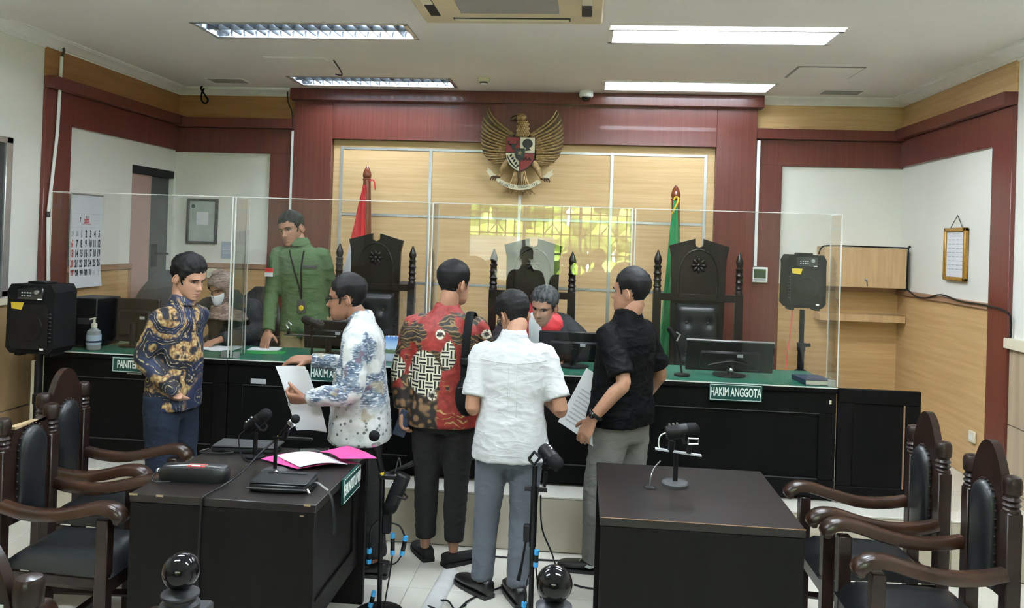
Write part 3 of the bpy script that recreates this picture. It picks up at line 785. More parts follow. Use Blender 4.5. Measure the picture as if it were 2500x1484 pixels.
# framed poster on the back wall (its code square is left blank)
t = thing('framed_poster', 'dark framed notice with a green crest on the back wall by the door', 'poster', (-3.455, 6.995, 1.92))
fr = MB(); a, b_ = .145, .205
fr.box(-a, a, -.03, 0, b_ - .022, b_, .004); fr.box(-a, a, -.03, 0, -b_, -b_ + .022, .004); fr.box(-a, -a + .022, -.03, 0, -b_, b_, .004); fr.box(a - .022, a, -.03, 0, -b_, b_, .004)
fr.build('frame', 'darkslot', t)
MB().box(-a + .02, a - .02, -.012, -.008, -b_ + .02, b_ - .02).build('print', 'postergreen', t, smooth=False)
MB().lathe([(.018, 0), (.018, .001), (0, .001)], (-.088, -.0125, .135), 14, frame_m((1, 0, 0), (0, 0, 1))).build('crest', 'signgreen', t)
MB().box(-.055, .055, -.0135, -.012, -.03, .085).build('blank_square', 'paper', t, smooth=False)
for z, w in ((.150, .06), (.138, .05), (.126, .025), (-.045, .06), (-.06, .05), (-.14, .1), (-.155, .08)):
    MB().box(.018 - w, .018 + w, -.0135, -.012, z - .003, z + .003).build('text_line', 'inkgrey', t, smooth=False)
t = thing('paper_notice', 'small blue printed notice taped to the back wall', 'notice', (-3.218, 6.998, 1.663))
MB().box(-.054, .054, -.003, 0, -.078, .078).build('sheet', 'notice', t, smooth=False)
MB().box(-.05, .05, -.005, -.002, .058, .072).build('header', 'inkgrey', t, smooth=False)
for q in range(5): MB().box(-.04, .04, -.0045, -.002, .035 - q * .016, .041 - q * .016).build('text_line', 'paper', t, smooth=False)
# framed certificate on the right wall
t = thing('framed_certificate', 'gold framed list hanging from a string on the right wall', 'certificate', (XR - .004, 5.955, 1.845))
fr = MB(); a, b_ = .165, .19
fr.box(-.03, 0, -a, a, b_ - .028, b_, .006); fr.box(-.03, 0, -a, a, -b_, -b_ + .028, .006); fr.box(-.03, 0, -a, -a + .028, -b_, b_, .006); fr.box(-.03, 0, a - .028, a, -b_, b_, .006)
fr.build('frame', 'goldframe', t); MB().box(-.014, -.008, -a + .02, a - .02, -b_ + .02, b_ - .02).build('sheet', 'paper', t, smooth=False)
MB().tube([(-.012, -.09, b_), (-.006, 0, b_ + .09), (-.012, .09, b_)], .003, 5).build('string', 'darkgrey', t)
for z, w in ((.145, .05), (.13, .08)): MB().box(-.0155, -.0135, -w, w, z - .003, z + .003).build('text_line', 'inkgrey', t, smooth=False)
for q in range(8):
    for y in (-.09, -.03, .035, .095): MB().box(-.0155, -.0135, y - .022, y + .022, .10 - q * .03, .106 - q * .03).build('text_line', 'inkgrey', t, smooth=False)
# ================================================================== wall cabinet and shelf
t = thing('wall_cabinet', 'pale wood wall cabinet with a key in its lock, right corner', 'cabinet', (2.33, 6.75, 1.71))
MB().box(-.325, .325, .02, .246, -.165, .165, .003).build('body', 'cabinetwood', t)
d = MB().box(-.322, .322, 0, .019, -.162, .162, .003).build('door', 'cabinetwood', t)
MB().lathe([(.011, 0), (.011, .008), (0, .008)], (.0, 0, -.10), 12, frame_m((1, 0, 0), (0, 0, 1))).build('lock', 'silver', d)
MB().tube([(0, -.006, -.10), (0, -.03, -.10)], .004, 6).build('key', 'silver', d); MB().tube([(0, -.028, -.10), (.004, -.03, -.15)], .007, 6, flat=.4).build('key_tag', 'blackplastic', d)
MB().tube([(-.35, .1, .10), (-.345, .05, .15), (-.30, .0, .172), (.0, -.004, .172), (.322, -.004, .172), (.328, -.004, .165), (.329, -.004, -.165)], .006, 6, 3).build('cable', 'blackplastic', t)
tag(MB().box(1.99, 2.67, 6.79, 6.985, 1.262, 1.322, .003).build('wall_shelf', 'cabinetwood'), 'bare wooden wall shelf below the wall cabinet', 'shelf')
# ================================================================== judges' bench: four desks in a row
BX = [-3.50, -2.24, -.952, .316, 1.563]
BYF, BYB, BZ = 4.95, 5.57, 1.02
desk_labels = ['black bench desk at the left end under the PANITERA sign', 'black bench desk between the standing men in navy and blue white batik',
               'black bench desk behind the men in red batik and white shirt', 'black bench desk at the right end with the HAKIM ANGGOTA sign']
desks = []
for i in range(4):
    x0, x1 = BX[i] + .003, BX[i + 1] - .003; w = (x1 - x0) / 2
    t = thing('bench_desk', desk_labels[i], 'desk', ((x0 + x1) / 2, BYF, ZP), 0, 'desks of the judges bench'); desks.append(t)
    H = BZ - ZP
    MB().box(-w, w, -.02, BYB - BYF, H - .034, H - .004, .004).build('top', 'blackdesk', t)
    MB().box(-w, w, -.015, BYB - BYF - .005, H - .004, H - .001, .001).build('felt_cover', 'felt', t)
    MB().box(-w, w, -.022, -.016, H - .006, H + .001, .001).build('glass_edge', 'acryledge', t)
    f = MB(); st = .10
    f.box(-w, w, 0, .025, H - .16, H - .034, .003); f.box(-w, w, 0, .025, .02, .13, .003); f.box(-w, -w + st, 0, .025, .13, H - .16, .003); f.box(w - st, w, 0, .025, .13, H - .16, .003)
    f.build('front_frame', 'blackdesk', t)
    MB().box(-w + st - .005, w - st + .005, .010, .022, .125, H - .155, .002).build('front_panel', 'blackdesk', t)
    for a, b, c, d in ((-w + st, w - st, .13, .136), (-w + st, w - st, H - .166, H - .16)):
        MB().box(a, b, -.002, .012, c, d, .001).build('moulding', 'darkgrey', t)
    for s in (-1, 1): MB().box(s * w - s * .022, s * w, .025, BYB - BYF - .03, .0, H - .034, .003).build('side_panel', 'blackdesk', t)
    MB().box(-w + .03, w - .03, .06, .08, 0, .05, .002).build('plinth', 'blackdesk', t)
def sign(parent, txt, c, w, h, size, sx, right=(1, 0, 0), up=(0, 0, 1)):
    Mx = frame_m(right, up); n = Mx @ V((0, 0, 1)); c = V(c)
    p = MB(); p.cbox((0, 0, 0), (w / 2, h / 2, .006), .002); b = MB().add(p.v, p.f, Mx, c).build('name_plate', 'signgreen', parent)
    l = MB()
    for a0, a1, b0, b1 in ((-w / 2 + .006, w / 2 - .006, h / 2 - .009, h / 2 - .006), (-w / 2 + .006, w / 2 - .006, -h / 2 + .006, -h / 2 + .009), (-w / 2 + .006, -w / 2 + .009, -h / 2 + .006, h / 2 - .006), (w / 2 - .009, w / 2 - .006, -h / 2 + .006, h / 2 - .006)):
        l.box(a0, a1, b0, b1, .0055, .0068)
    q = MB().add(l.v, l.f, Mx, c); q.build('border_line', 'signwhite', b, smooth=False)
    tm = text_mb(txt, size, sx, .0004, bold=size * .022); MB().add(tm.v, tm.f, Mx, c + n * .0068).build('lettering', 'signwhite', b, smooth=False, recalc=False)
    return b
sign(desks[3], 'HAKIM ANGGOTA', (.957 - desks[3].location.x, -.03, .966 - ZP), .315, .105, .072, .50)
sign(desks[1], 'HAKIM ANGGOTA', (-1.53 - desks[1].location.x, -.03, .960 - ZP), .315, .105, .072, .50)
sign(desks[0], 'PANITERA PENGGANTI', (-2.78 - desks[0].location.x, -.03, .955 - ZP), .45, .10, .070, .52)
for t, x, z in ((desks[0], -.0, .575), (desks[1], -.44, .555), (desks[3], .585, .60)):
    o = MB().box(x - .05, x + .05, -.003, .001, z - .016, z + .016).build('inventory_sticker', 'inkgrey', t, smooth=False) if t is not desks[3] else MB().box(x - .006, x + .006, -.003, .001, z - .012, z + .012).build('latch', 'ivory', t, smooth=False)
# side gate at the right end of the bench
t = thing('bench_gate', 'low black wooden gate panel beyond the right end of the bench', 'gate', (1.81, 4.95, ZP))
f = MB(); f.box(-.24, .24, 0, .03, .60, .685, .003); f.box(-.24, .24, 0, .03, .0, .10, .003); f.box(-.24, -.15, 0, .03, .10, .60, .003); f.box(.15, .24, 0, .03, .10, .60, .003); f.build('gate_frame', 'blackdesk', t)
MB().box(-.155, .155, .012, .022, .095, .605, .002).build('gate_panel', 'blackdesk', t); MB().box(.145, .150, -.002, .012, .10, .60).build('moulding', 'trimwood', t, smooth=False)
# ================================================================== acrylic screens on the bench
scr_lab = ['clear acrylic screen on the desk at the left end of the bench', 'clear acrylic screen in front of the man in green', 'clear acrylic screen in front of the grey haired judge, mirroring a window', 'clear acrylic screen above the HAKIM ANGGOTA sign']
for i in range(4):
    x0, x1 = BX[i] + .012, BX[i + 1] - .008
    if i == 3: x1 = 1.563
    w = (x1 - x0) / 2; ztop = 1.04
    t = thing('acrylic_screen', scr_lab[i], 'screen', ((x0 + x1) / 2, BYF + .004, BZ + .002), 0, 'acrylic screens on the bench')
    MB().box(-w, w, 0, .005, .004, ztop).build('front_pane', 'acrylic', t, smooth=False)
    for s in ((-1, 1) if i < 3 else (-1, 1)):
        p = MB().box(s * w - .0025, s * w + .0025, .006, .21, .004, ztop).build('side_pane', 'acrylic', t, smooth=False)
        MB().box(s * w - .0028, s * w + .0028, .2095, .2125, .004, ztop).build('edge', 'acryledge', p, smooth=False)
        MB().box(s * w - .0032, s * w + .0032, -.0018, .0065, .004, ztop).build('corner_edge', 'acryledge', t, smooth=False)
        MB().box(s * (w - .03) - .02, s * (w - .03) + .02, .006, .03, 0, .04, .002).build('foot', 'clearplastic', t)
        MB().box(s * w - .0028, s * w + .0028, .0, .21, ztop - .001, ztop + .002).build('top_edge', 'acryledge', p, smooth=False)
    MB().box(-w, w, -.0005, .0055, ztop - .001, ztop + .0035).build('top_edge', 'acryledge', t, smooth=False)
# ================================================================== judges' high chairs
def judge_chair(label, x, y, sz=1.):
    t = thing('judge_chair', label, 'chair', (x, y, ZP), 0, 'high carved judges chairs')
    pts = [(.032, 1.53), (.23, 1.475), (.222, 1.44), (.21, 1.38), (.205, 1.1), (.205, 1.08)]
    notch = [(.032, 1.49), (.026, 1.475), (.0, 1.465)]
    half = [(0, 1.465), (.026, 1.475), (.032, 1.49)] + pts
    poly = half + [(-a, b) for a, b in reversed(half[1:])]
    Mx = frame_m((1, 0, 0), (0, 0, 1))
    MB().prism(poly, .035, Mx, (0, 0, 0)).build('crest_panel', 'judgewood', t, angle=25)
    arch = [(-.145, -.038, 1.09), (-.145, -.038, 1.25), (-.13, -.038, 1.34), (-.08, -.038, 1.42), (0, -.038, 1.45), (.08, -.038, 1.42), (.13, -.038, 1.34), (.145, -.038, 1.25), (.145, -.038, 1.09)]
    MB().tube(arch, .007, 6, 3).build('arch_moulding', 'judgewood', t)
    ro = MB().lathe([(.018, 0), (.016, .012), (.008, .018), (0, .019)], (0, -.036, 1.33), 12, Mx).build('rosette', 'judgewood', t)
    for q in range(8):
        a = q * PI / 4; MB().ball((.038 * math.cos(a), -.043, 1.33 + .038 * math.sin(a)), (.024, .010, .013), 8, 6, Matrix.Rotation(-a, 3, 'Y')).build('petal', 'judgewood', ro)
    MB().box(-.31, .31, -.04, .0, 1.06, 1.115, .004).build('cross_rail', 'judgewood', t); MB().box(-.31, .31, -.04, .0, .50, .56, .004).build('cross_rail', 'judgewood', t)
    turn = [(.031, 1.12), (.031, 1.135), (.026, 1.15), (.033, 1.165), (.026, 1.18), (.027, 1.20), (.034, 1.21), (.027, 1.22), (.027, 1.25), (.034, 1.26), (.027, 1.27), (.026, 1.30), (.033, 1.31), (.022, 1.325), (.030, 1.35), (.031, 1.365), (.022, 1.395), (.010, 1.42), (.006, 1.435), (0, 1.437)]
    for s in (-1, 1):
        p = MB().box(s * .31 - .031, s * .31 + .031, -.05, .01, 0, 1.12, .004).build('back_post', 'judgewood', t)
        MB().lathe(turn, (s * .31, -.02, 0), 14).build('finial', 'judgewood', p)
        MB().box(s * .31 - .028, s * .31 + .028, -.60, -.545, 0, .66, .004).build('front_leg', 'judgewood', t)
        MB().tube([(s * .31, -.05, .68), (s * .31, -.25, .665), (s * .31, -.45, .69), (s * .31, -.60, .70), (s * .31, -.65, .675)], .03, 8, 4, flat=.7).build('armrest', 'judgewood', t)
        MB().box(s * .31 - .02, s * .31 + .02, -.55, -.05, .36, .42, .003).build('seat_rail', 'judgewood', t)
    MB().box(-.30, .30, -.60, -.55, .34, .42, .004).build('seat_rail', 'judgewood', t)
    # tufted back pad
    n, m = 22, 26; rings = []; g = MB(); vs_ = []; fs = []
    but = [(-.08, .90), (.08, .90), (0, .78), (-.08, .66), (.08, .66)]
    for i in range(m + 1):
        for j in range(n + 1):
            xx = -.165 + .33 * j / n; zz = .57 + .47 * i / m
            e = min(1, (.165 - abs(xx)) / .04) * min(1, min(zz - .57, 1.04 - zz) / .04); d = .05 * math.sqrt(max(e, 0))
            for bx, bz in but: d -= .022 * math.exp(-((xx - bx) ** 2 + (zz - bz) ** 2) / .0012)
            vs_.append((xx, -.02 - d, zz))
    for i in range(m):
        for j in range(n): a = i * (n + 1) + j; fs.append((a, a + 1, a + n + 2, a + n + 1))
    vs_ += [(-.165, -.0, .57), (.165, -.0, .57), (.165, 0, 1.04), (-.165, 0, 1.04)]
    fs.append((len(vs_) - 1, len(vs_) - 2, len(vs_) - 3, len(vs_) - 4))
    pad = g.add(vs_, fs).build('back_pad', 'leather', t, recalc=False, angle=80)
    for bx, bz in but: MB().ball((bx, -.05, bz), (.012, .006, .012), 10, 6).build('button', 'leather', pad)
    MB().box(-.205, .205, -.02, .02, .55, 1.08, .004).build('back_board', 'judgewood', t)
    MB().box(-.28, .28, -.59, -.06, .42, .52, .035).build('seat_cushion', 'leather', t)
    t.scale = (1, 1, sz)
    return t
judge_chair('high black carved judge chair beside the red and white flag', -1.70, 6.52, 1.0)
judge_chair('high black carved judge chair in the middle, behind the grey haired judge', -.375, 6.28, 1.0)
judge_chair('high black carved judge chair beside the green flag', .905, 6.26, 1.025)
# ================================================================== flags
def flag(name, label, x, y, xt, ztop, cloth):
    t = thing(name, label, 'flag', (x, y, ZP))
    h = ztop - ZP; dx = xt - x
    MB().lathe([(.17, 0), (.17, .03), (.12, .06), (.05, .09), (.045, .14), (0, .14)], n=20).build('base', 'polewood', t)
    MB().tube([(0, 0, .05), (dx, 0, h - .12)], [.036, .033], 14).build('pole', 'polewood', t)
    MB().lathe([(.036, -.125), (.038, -.115), (.030, -.108), (.037, -.095), (.037, -.075), (.028, -.04), (.012, -.012), (.004, 0), (0, .001)], (dx, 0, h), 14).build('finial', 'polewood', t)
    for nm, mat, z0, z1, prof in cloth:
        rings = []
        for i in range(19):
            u = i / 18; z = z0 + (z1 - z0) * u; l, r, d = interp(prof, z); ring = []
            for side in (1, -1):
                for j in range(14):
                    q = j / 13 if side == 1 else 1 - j / 13
                    xx = l + (r - l) * q; amp = d * math.sin(q * PI) ** .3
                    yy = math.sin(q * 17 + z * 3) * amp - .045 - (.010 if side == 1 else -.004)
                    ring.append((xx - x, yy, z - ZP))
            rings.append(ring)
        MB().loft(rings).build(nm, mat, t, angle=60)
    return t
fl1 = flag('national_flag', 'red and white flag hanging from a wooden pole behind the left chair', -1.775, 6.70, -1.855, 2.44,
     [('red_cloth', 'flagred', 2.27, 1.80, [(1.80, -1.965, -1.83, .012), (2.0, -1.925, -1.845, .010), (2.27, -1.875, -1.845, .006)]),
      ('white_cloth', 'flagwhite', 1.80, .75, [(.75, -2.11, -1.835, .03), (1.5, -2.03, -1.835, .025), (1.80, -1.965, -1.83, .012)])])
MB().tube([(-.045, -.04, 1.975), (-.02, -.05, 1.985), (.0, -.06, 1.97), (.012, -.06, 1.90)], .006, 6, 3).build('red_ribbon', 'flagred', fl1)
fl2 = flag('green_flag', 'green court flag hanging from a wooden pole behind the right chair', .80, 6.5, .745, 2.33,
     [('green_cloth', 'flaggreen', 2.20, .75, [(.75, .60, .80, .03), (1.3, .66, .79, .028), (1.8, .69, .775, .018), (2.20, .722, .755, .006)])])
MB().tube([(-.075, -.05, 1.875), (-.06, -.055, 1.90), (-.04, -.06, 1.88), (-.07, -.06, 1.80), (-.09, -.06, 1.76)], .008, 6, 3).build('yellow_ribbon', 'yellow', fl2)
# ================================================================== garuda emblem
ES = .000619
EX, EY, EZ = -.548, 6.905, 2.607
def ep(X, Y, d=0.): return V(((X - 770) * ES, -d, (740 - Y) * ES))
em = thing('garuda_emblem', 'gold carved eagle emblem with a shield and motto ribbon on the back wall', 'emblem', (EX, EY, EZ))
def outline(pts, d0, d1, name, mat, parent, sub=0, angle=30):
    P = [ep(*p) for p in pts]
    if sub: P = catmull(P + [P[0]], sub)[:-1]
    n = len(P); vs_ = [p + V((0, -d0, 0)) for p in P] + [p + V((0, -d1, 0)) for p in P]
    fs = [tuple(range(n)), tuple(range(2 * n - 1, n - 1, -1))] + [(i, (i + 1) % n, n + (i + 1) % n, n + i) for i in range(n)]
    return MB().add(vs_, fs).build(name, mat, parent, angle=angle)
wing = [(290, 125), (240, 210), (200, 320), (183, 480), (195, 640), (240, 780), (310, 860), (400, 905), (480, 912), (560, 900), (600, 700), (665, 500), (600, 420), (520, 370), (420, 330), (350, 260), (315, 180)]
for s in (1, -1):
    mir = (lambda p: p) if s == 1 else (lambda p: (1545 - p[0], p[1] + 8))
    wg = outline([mir(p) for p in wing], 0, .022, 'wing', 'bronze', em, 0)
    nf = 15
    for i in range(nf):
        u = i / (nf - 1)
        S = (660 - 105 * min(1, u * 1.6), 495 + 400 * u); E = catmull([ep(*p) for p in [(292, 128), (232, 240), (196, 360), (184, 480), (192, 600), (222, 730), (285, 830), (370, 890)]], 6)
        e = E[int(u ** .9 * (len(E) - 1))]; ex, ez = e.x / ES + 770, 740 - e.z / ES
        mx, my = S[0] + (ex - S[0]) * .55, S[1] + (ez - S[1]) * .45 + 20 - 10 * u
        m2 = (ex + (S[0] - ex) * .15 , ez + (S[1] - ez) * .25 + 12)
        pth = [ep(*mir(q), d=.026 + k_) for q, k_ in ((S, .022), ((mx, my), .018), (m2, .008), ((ex, ez), .0))]
        MB().tube(pth, [.0085, .0095, .0085, .003], 6, 5).build('feather', 'gold', wg)
    for i in range(9):  # short coverts near the shoulder
        u = i / 8; a = (640 - 80 * min(1, u * 1.5), 500 + 330 * u); b_ = (a[0] - 110, a[1] - 55 + 45 * u)
        MB().tube([ep(*mir(a), d=.052), ep(*mir(((a[0] + b_[0]) / 2, (a[1] + b_[1]) / 2 + 8)), d=.050), ep(*mir(b_), d=.044)], [.010, .010, .004], 6, 3).build('covert', 'gold', wg)
    lg = MB().tube([ep(*mir((600, 880)), d=.04), ep(*mir((540, 960)), d=.05), ep(*mir((490, 1060)), d=.055), ep(*mir((460, 1115)), d=.06)], [.036, .030, .018, .012], 10, 3).build('leg', 'gold', em)
    for q in (-1, 0, 1): MB().tube([ep(*mir((455 + q * 30, 1100)), d=.062), ep(*mir((415 + q * 36, 1105)), d=.075), ep(*mir((385 + q * 30, 1150)), d=.065)], [.010, .009, .003], 6, 3).build('talon', 'bronze', lg)
body = MB(); body.tube([ep(775, 900, .02), ep(770, 700, .04), ep(780, 520, .045), ep(785, 430, .05), ep(780, 340, .055), ep(760, 270, .058)], [.06, .10, .075, .055, .045, .038], 14, 3, flat=.6)

for v in body.v: v.y = -.036 + (v.y + .036) * .42
body.build('body', 'gold', em)
hd = MB().ball(ep(765, 262, .06), (.052, .038, .036), 14, 10).build('head', 'gold', em)
MB().tube([ep(715, 262, .062), ep(665, 262, .064), ep(628, 282, .062), ep(622, 302, .060)], [.024, .020, .011, .003], 8, 3).build('beak', 'bronze', hd)
MB().tube([ep(720, 290, .06), ep(665, 296, .06)], [.014, .005], 8).build('lower_beak', 'bronze', hd)
MB().tube([ep(770, 222, .07), ep(735, 226, .088), ep(705, 238, .085)], [.008, .010, .004], 6, 2).build('brow', 'gold', hd)
for i in range(7):
    for j in range(6):
        X = 715 + j * 28 + (14 if i % 2 else 0) + (i - 3) * (j - 2.5) * 1.0; Y = 330 + i * 30
        MB().ball(ep(X, Y, .078 + .012 * (1 - abs(j - 2.5) / 2.5)), (.011, .006, .013), 6, 4).build('neck_feather', 'gold', em)
tl = MB(); tl.tube([ep(765, 1000, .03), ep(765, 1100, .04), ep(765, 1190, .04)], [.05, .055, .06], 12, 2, flat=.3); tlo = tl.build('tail', 'bronze', em)
for i in range(9):
    q = i - 4; X = 765 + q * 48
    MB().tube([ep(765 + q * 16, 1010, .045), ep(765 + q * 24, 1130, .058), ep(765 + q * 36, 1240, .052), ep(X + q * 3, 1320 - abs(q) * 4, .04), ep(X + q * 6, 1345 - abs(q) * 5, .035)], [.010, .011, .014, .013, .004], 6, 3).build('tail_feather', 'gold', tlo)
# shield
def sh_poly(x0, x1, y0, y1): return [(x0, y0), (x1, y0), (x1, y1), (x0, y1)]
so = [(558, 540), (972, 540), (970, 760), (958, 850), (920, 930), (850, 990), (757, 1028), (680, 990), (610, 930), (572, 850), (560, 760)]
shd = outline(so, .05, .082, 'shield', 'shieldblack', em)
outline(sh_poly(564, 758, 547, 757), .08, .088, 'red_quarter', 'shieldred', shd); outline(sh_poly(764, 966, 547, 757), .08, .088, 'white_quarter', 'shieldwhite', shd)
outline([(564, 768), (755, 768), (755, 1018), (684, 982), (618, 924), (580, 850)], .08, .088, 'white_quarter', 'shieldwhite', shd)
outline([(763, 768), (962, 768), (950, 850), (912, 924), (845, 983), (763, 1018)], .08, .088, 'red_quarter', 'shieldred', shd)
outline([(690, 700), (832, 700), (832, 790), (815, 840), (765, 885), (710, 840), (692, 790)], .087, .098, 'centre_shield', 'shieldblack', shd)
star = [(765 + (42 if i % 2 == 0 else 16) * math.sin(i * PI / 5 + .2), 765 - (42 if i % 2 == 0 else 16) * math.cos(i * PI / 5 + .2)) for i in range(10)]
outline(star, .097, .101, 'star', 'gold', shd)
outline([(795 + 0, 640), (800, 605), (830, 575), (868, 565), (905, 578), (932, 610), (936, 645), (915, 680), (868, 690), (815, 682)], .087, .094, 'banyan_crown', 'shieldblack', shd, 2)
outline([(850, 685), (885, 685), (915, 722), (835, 735)], .087, .093, 'banyan_roots', 'shieldblack', shd)
bl_ = outline([(640, 640), (700, 640), (690, 700), (672, 718), (652, 700)], .087, .095, 'bull_head', 'shieldblack', shd)
MB().tube([ep(645, 650, .094), ep(605, 640, .094), ep(603, 600, .094)], .006, 6, 2).build('horn', 'shieldblack', bl_); MB().tube([ep(700, 650, .094), ep(722, 635, .094), ep(722, 595, .094)], .006, 6, 2).build('horn', 'shieldblack', bl_)
for i in range(5): MB().ball(ep(640 + i * 24, 800 + i * 36, .092), (.010, .005, .015), 6, 4, Matrix.Rotation(.6, 3, 'Y')).build('cotton_bud', 'shieldblack', shd)
MB().tube([ep(585, 800, .09), ep(640, 900, .092), ep(735, 985, .09)], [.008, .014, .006], 6, 3, flat=.5).build('rice_ear', 'shieldblack', shd)
ch = [(ep(795 + i * 26, 820 + (i % 2) * 40, .091)) for i in range(6)]
MB().tube(ch, .006, 6).build('chain', 'shieldblack', shd)
# ribbon with the motto
rb_top = catmull([ep(440, 1135, .075), ep(480, 1120, .075), ep(600, 1180, .075), ep(755, 1208, .075), ep(910, 1190, .075), ep(1010, 1135, .075), ep(1062, 1150, .075)], 6)
rb_bot = catmull([ep(445, 1150, .075), ep(500, 1200, .075), ep(620, 1255, .075), ep(755, 1278, .075), ep(900, 1260, .075), ep(1000, 1210, .075), ep(1066, 1165, .075)], 6)
rings = [[a, b_, b_ + V((0, .012, 0)), a + V((0, .012, 0))] for a, b_ in zip(rb_top, rb_bot)]
rib = MB().loft(rings).build('motto_ribbon', 'shieldwhite', em)
motto = 'BHINNEKA TUNGGAL IKA'
for i, chx in enumerate(motto):
    if chx == ' ': continue
    u = .085 + .83 * i / (len(motto) - 1); X = 440 + 622 * u
    yc = 1170 + 68 * (1 - ((X - 755) / 300) ** 2); sl = 68 * 2 * (X - 755) / 300 ** 2
    tm = text_mb(chx, .036, .62, .0008); Rz = Matrix.Rotation(-math.atan(-sl), 3, 'Y').inverted()
    MB().add(tm.v, tm.f, Rz @ frame_m((1, 0, 0), (0, 0, 1)), ep(X, yc - 2, .077)).build('letter', 'ink', rib, smooth=False, recalc=False)
outline([(305, 975), (330, 990), (365, 1010), (400, 1055), (440, 1068), (400, 1110), (360, 1120), (330, 1070), (290, 1015), (318, 1018)], .05, .062, 'ribbon_end', 'shieldwhite', em)
outline([(1225, 975), (1200, 1000), (1165, 1010), (1140, 1045), (1095, 1075), (1120, 1110), (1165, 1125), (1190, 1080), (1245, 1040), (1215, 1030)], .05, .062, 'ribbon_end', 'shieldwhite', em)
# ================================================================== loudspeakers on stands
def speaker(label, loc, sc, mirror=1):
    t = thing('loudspeaker', label, 'loudspeaker', loc, 0, 'portable loudspeakers on stands')
    w, h = .155, .215
    poly = [(-w + .03, -h), (w - .03, -h), (w, -h + .035), (w - .004, h - .09), (w, h - .05), (w - .025, h - .004), (-w + .025, h - .004), (-w, h - .05), (-w + .004, h - .09), (-w, -h + .035)]
    MB().prism(poly, .22, frame_m((1, 0, 0), (0, 0, 1)), (0, .12, 0)).build('cabinet', 'blackmatte', t, angle=25)
    g = [(-.11, -.185), (.11, -.185), (.125, -.16), (.125, .06), (.10, .09), (-.10, .09), (-.125, .06), (-.125, -.16)]
    MB().prism(g, .012, frame_m((1, 0, 0), (0, 0, 1)), (0, -.098, 0)).build('grille', 'blackplastic', t)
    MB().lathe([(.09, 0), (.085, .008), (.05, .002), (.03, .006), (0, .008)], (0, -.108, -.05), 24, frame_m((1, 0, 0), (0, 0, 1))).build('cone', 'blackplastic', t)
    cp = MB().box(-.085, .085, -.108, -.098, .115, .195, .004).build('control_panel', 'blackgloss', t)
    for q in range(4):
        for r_ in range(2): MB().box(-.055 + q * .018, -.045 + q * .018, -.111, -.107, .138 + r_ * .018, .146 + r_ * .018, .001).build('button', 'inkgrey', cp)
    MB().lathe([(.015, 0), (.013, .012), (0, .013)], (.045, -.107, .165), 14, frame_m((1, 0, 0), (0, 0, 1))).build('knob', 'silver', cp)
    MB().box(.05, .078, -.1105, -.107, .118, .126, .001).build('badge', 'whiteplastic', cp)
    yl = [(-.12, .10), (-.035, .10), (-.05, .055), (-.115, .062)]
    MB().prism(yl, .003, frame_m((1, 0, 0), (0, 0, 1)), (mirror * 0, -.108, 0)).build('warning_label', 'yellow', t)
    MB().box(.075, .10, -.111, -.107, -.19, -.178, .001).build('badge', 'whiteplastic', t)
    for q in range(8): MB().box(mirror * .128 - .012, mirror * .128 + .012, -.104, -.099, .03 - q * .024, .037 - q * .024, .001).build('side_vent', 'darkgrey', t)
    for s in (-1, 1): MB().box(s * .10 - .02, s * .10 + .02, -.07, .07, -h - .02, -h + .002, .004).build('foot', 'blackplastic', t)
    MB().box(-.06, .06, -.05, .06, h - .006, h + .012, .004).build('carry_handle', 'blackplastic', t)
    t.scale = (sc, sc, sc); return t
def spk_stand(label, loc, top, hub):
    t = thing('speaker_stand', label, 'stand', loc, 0, 'speaker tripod stands')
    MB().tube([(0, 0, hub - .08), (0, 0, top)], .019, 12).build('pole', 'blackplastic', t)
    MB().tube([(0, 0, .06), (0, 0, hub + (top - hub) * .4)], .025, 12).build('outer_pole', 'blackplastic', t)
    c = MB().tube([(0, 0, hub + (top - hub) * .36), (0, 0, hub + (top - hub) * .48)], .032, 12).build('collar', 'blackplastic', t)
    MB().tube([(.025, 0, hub + (top - hub) * .44), (.065, 0, hub + (top - hub) * .45)], .014, 8).build('knob', 'blackplastic', c)
    MB().lathe([(.04, hub - .05), (.06, hub - .03), (.06, hub + .01), (.03, hub + .03), (0, hub + .03)], n=16).build('hub', 'blackplastic', t)
    for a in (.5, 2.6, 4.7): MB().tube([(.045 * math.cos(a), .045 * math.sin(a), hub - .02), (.30 * math.cos(a), .30 * math.sin(a), .012)], .013, 8).build('leg', 'blackplastic', t)
    return t
speaker('black portable loudspeaker by the left wall below the calendar', (-3.365, 4.72, 1.262), 1.0, 1)
spk_stand('black tripod stand under the left loudspeaker', (-3.365, 4.72, 0), 1.03, .55)
speaker('black portable loudspeaker in front of the wall cabinet', (1.655, 6.1, 1.61), .92, -1)
spk_stand('black tripod stand under the loudspeaker near the wall cabinet', (1.655, 6.1, ZP), 1.065, .59)
tag(MB().tube([(1.575, 6.07, 1.40), (1.55, 6.0, 1.25), (1.49, 5.85, 1.06), (1.46, 5.75, .9), (1.45, 5.7, .5)], .004, 6, 4).build('speaker_cable', 'inkred'), 'thin cable drooping from the loudspeaker by the cabinet', 'cable')
t = thing('floor_trunking', 'pale vertical cable cover at the left end of the bench', 'trunking', (-3.545, 4.94, ZP))
MB().box(-.02, .02, -.02, .005, 0, .62, .004).build('cover', 'pagecream', t); MB().tube([(.012, -.024, .62), (.016, -.026, .3), (.012, -.024, 0)], .004, 6, 3).build('cable', 'blackplastic', t)
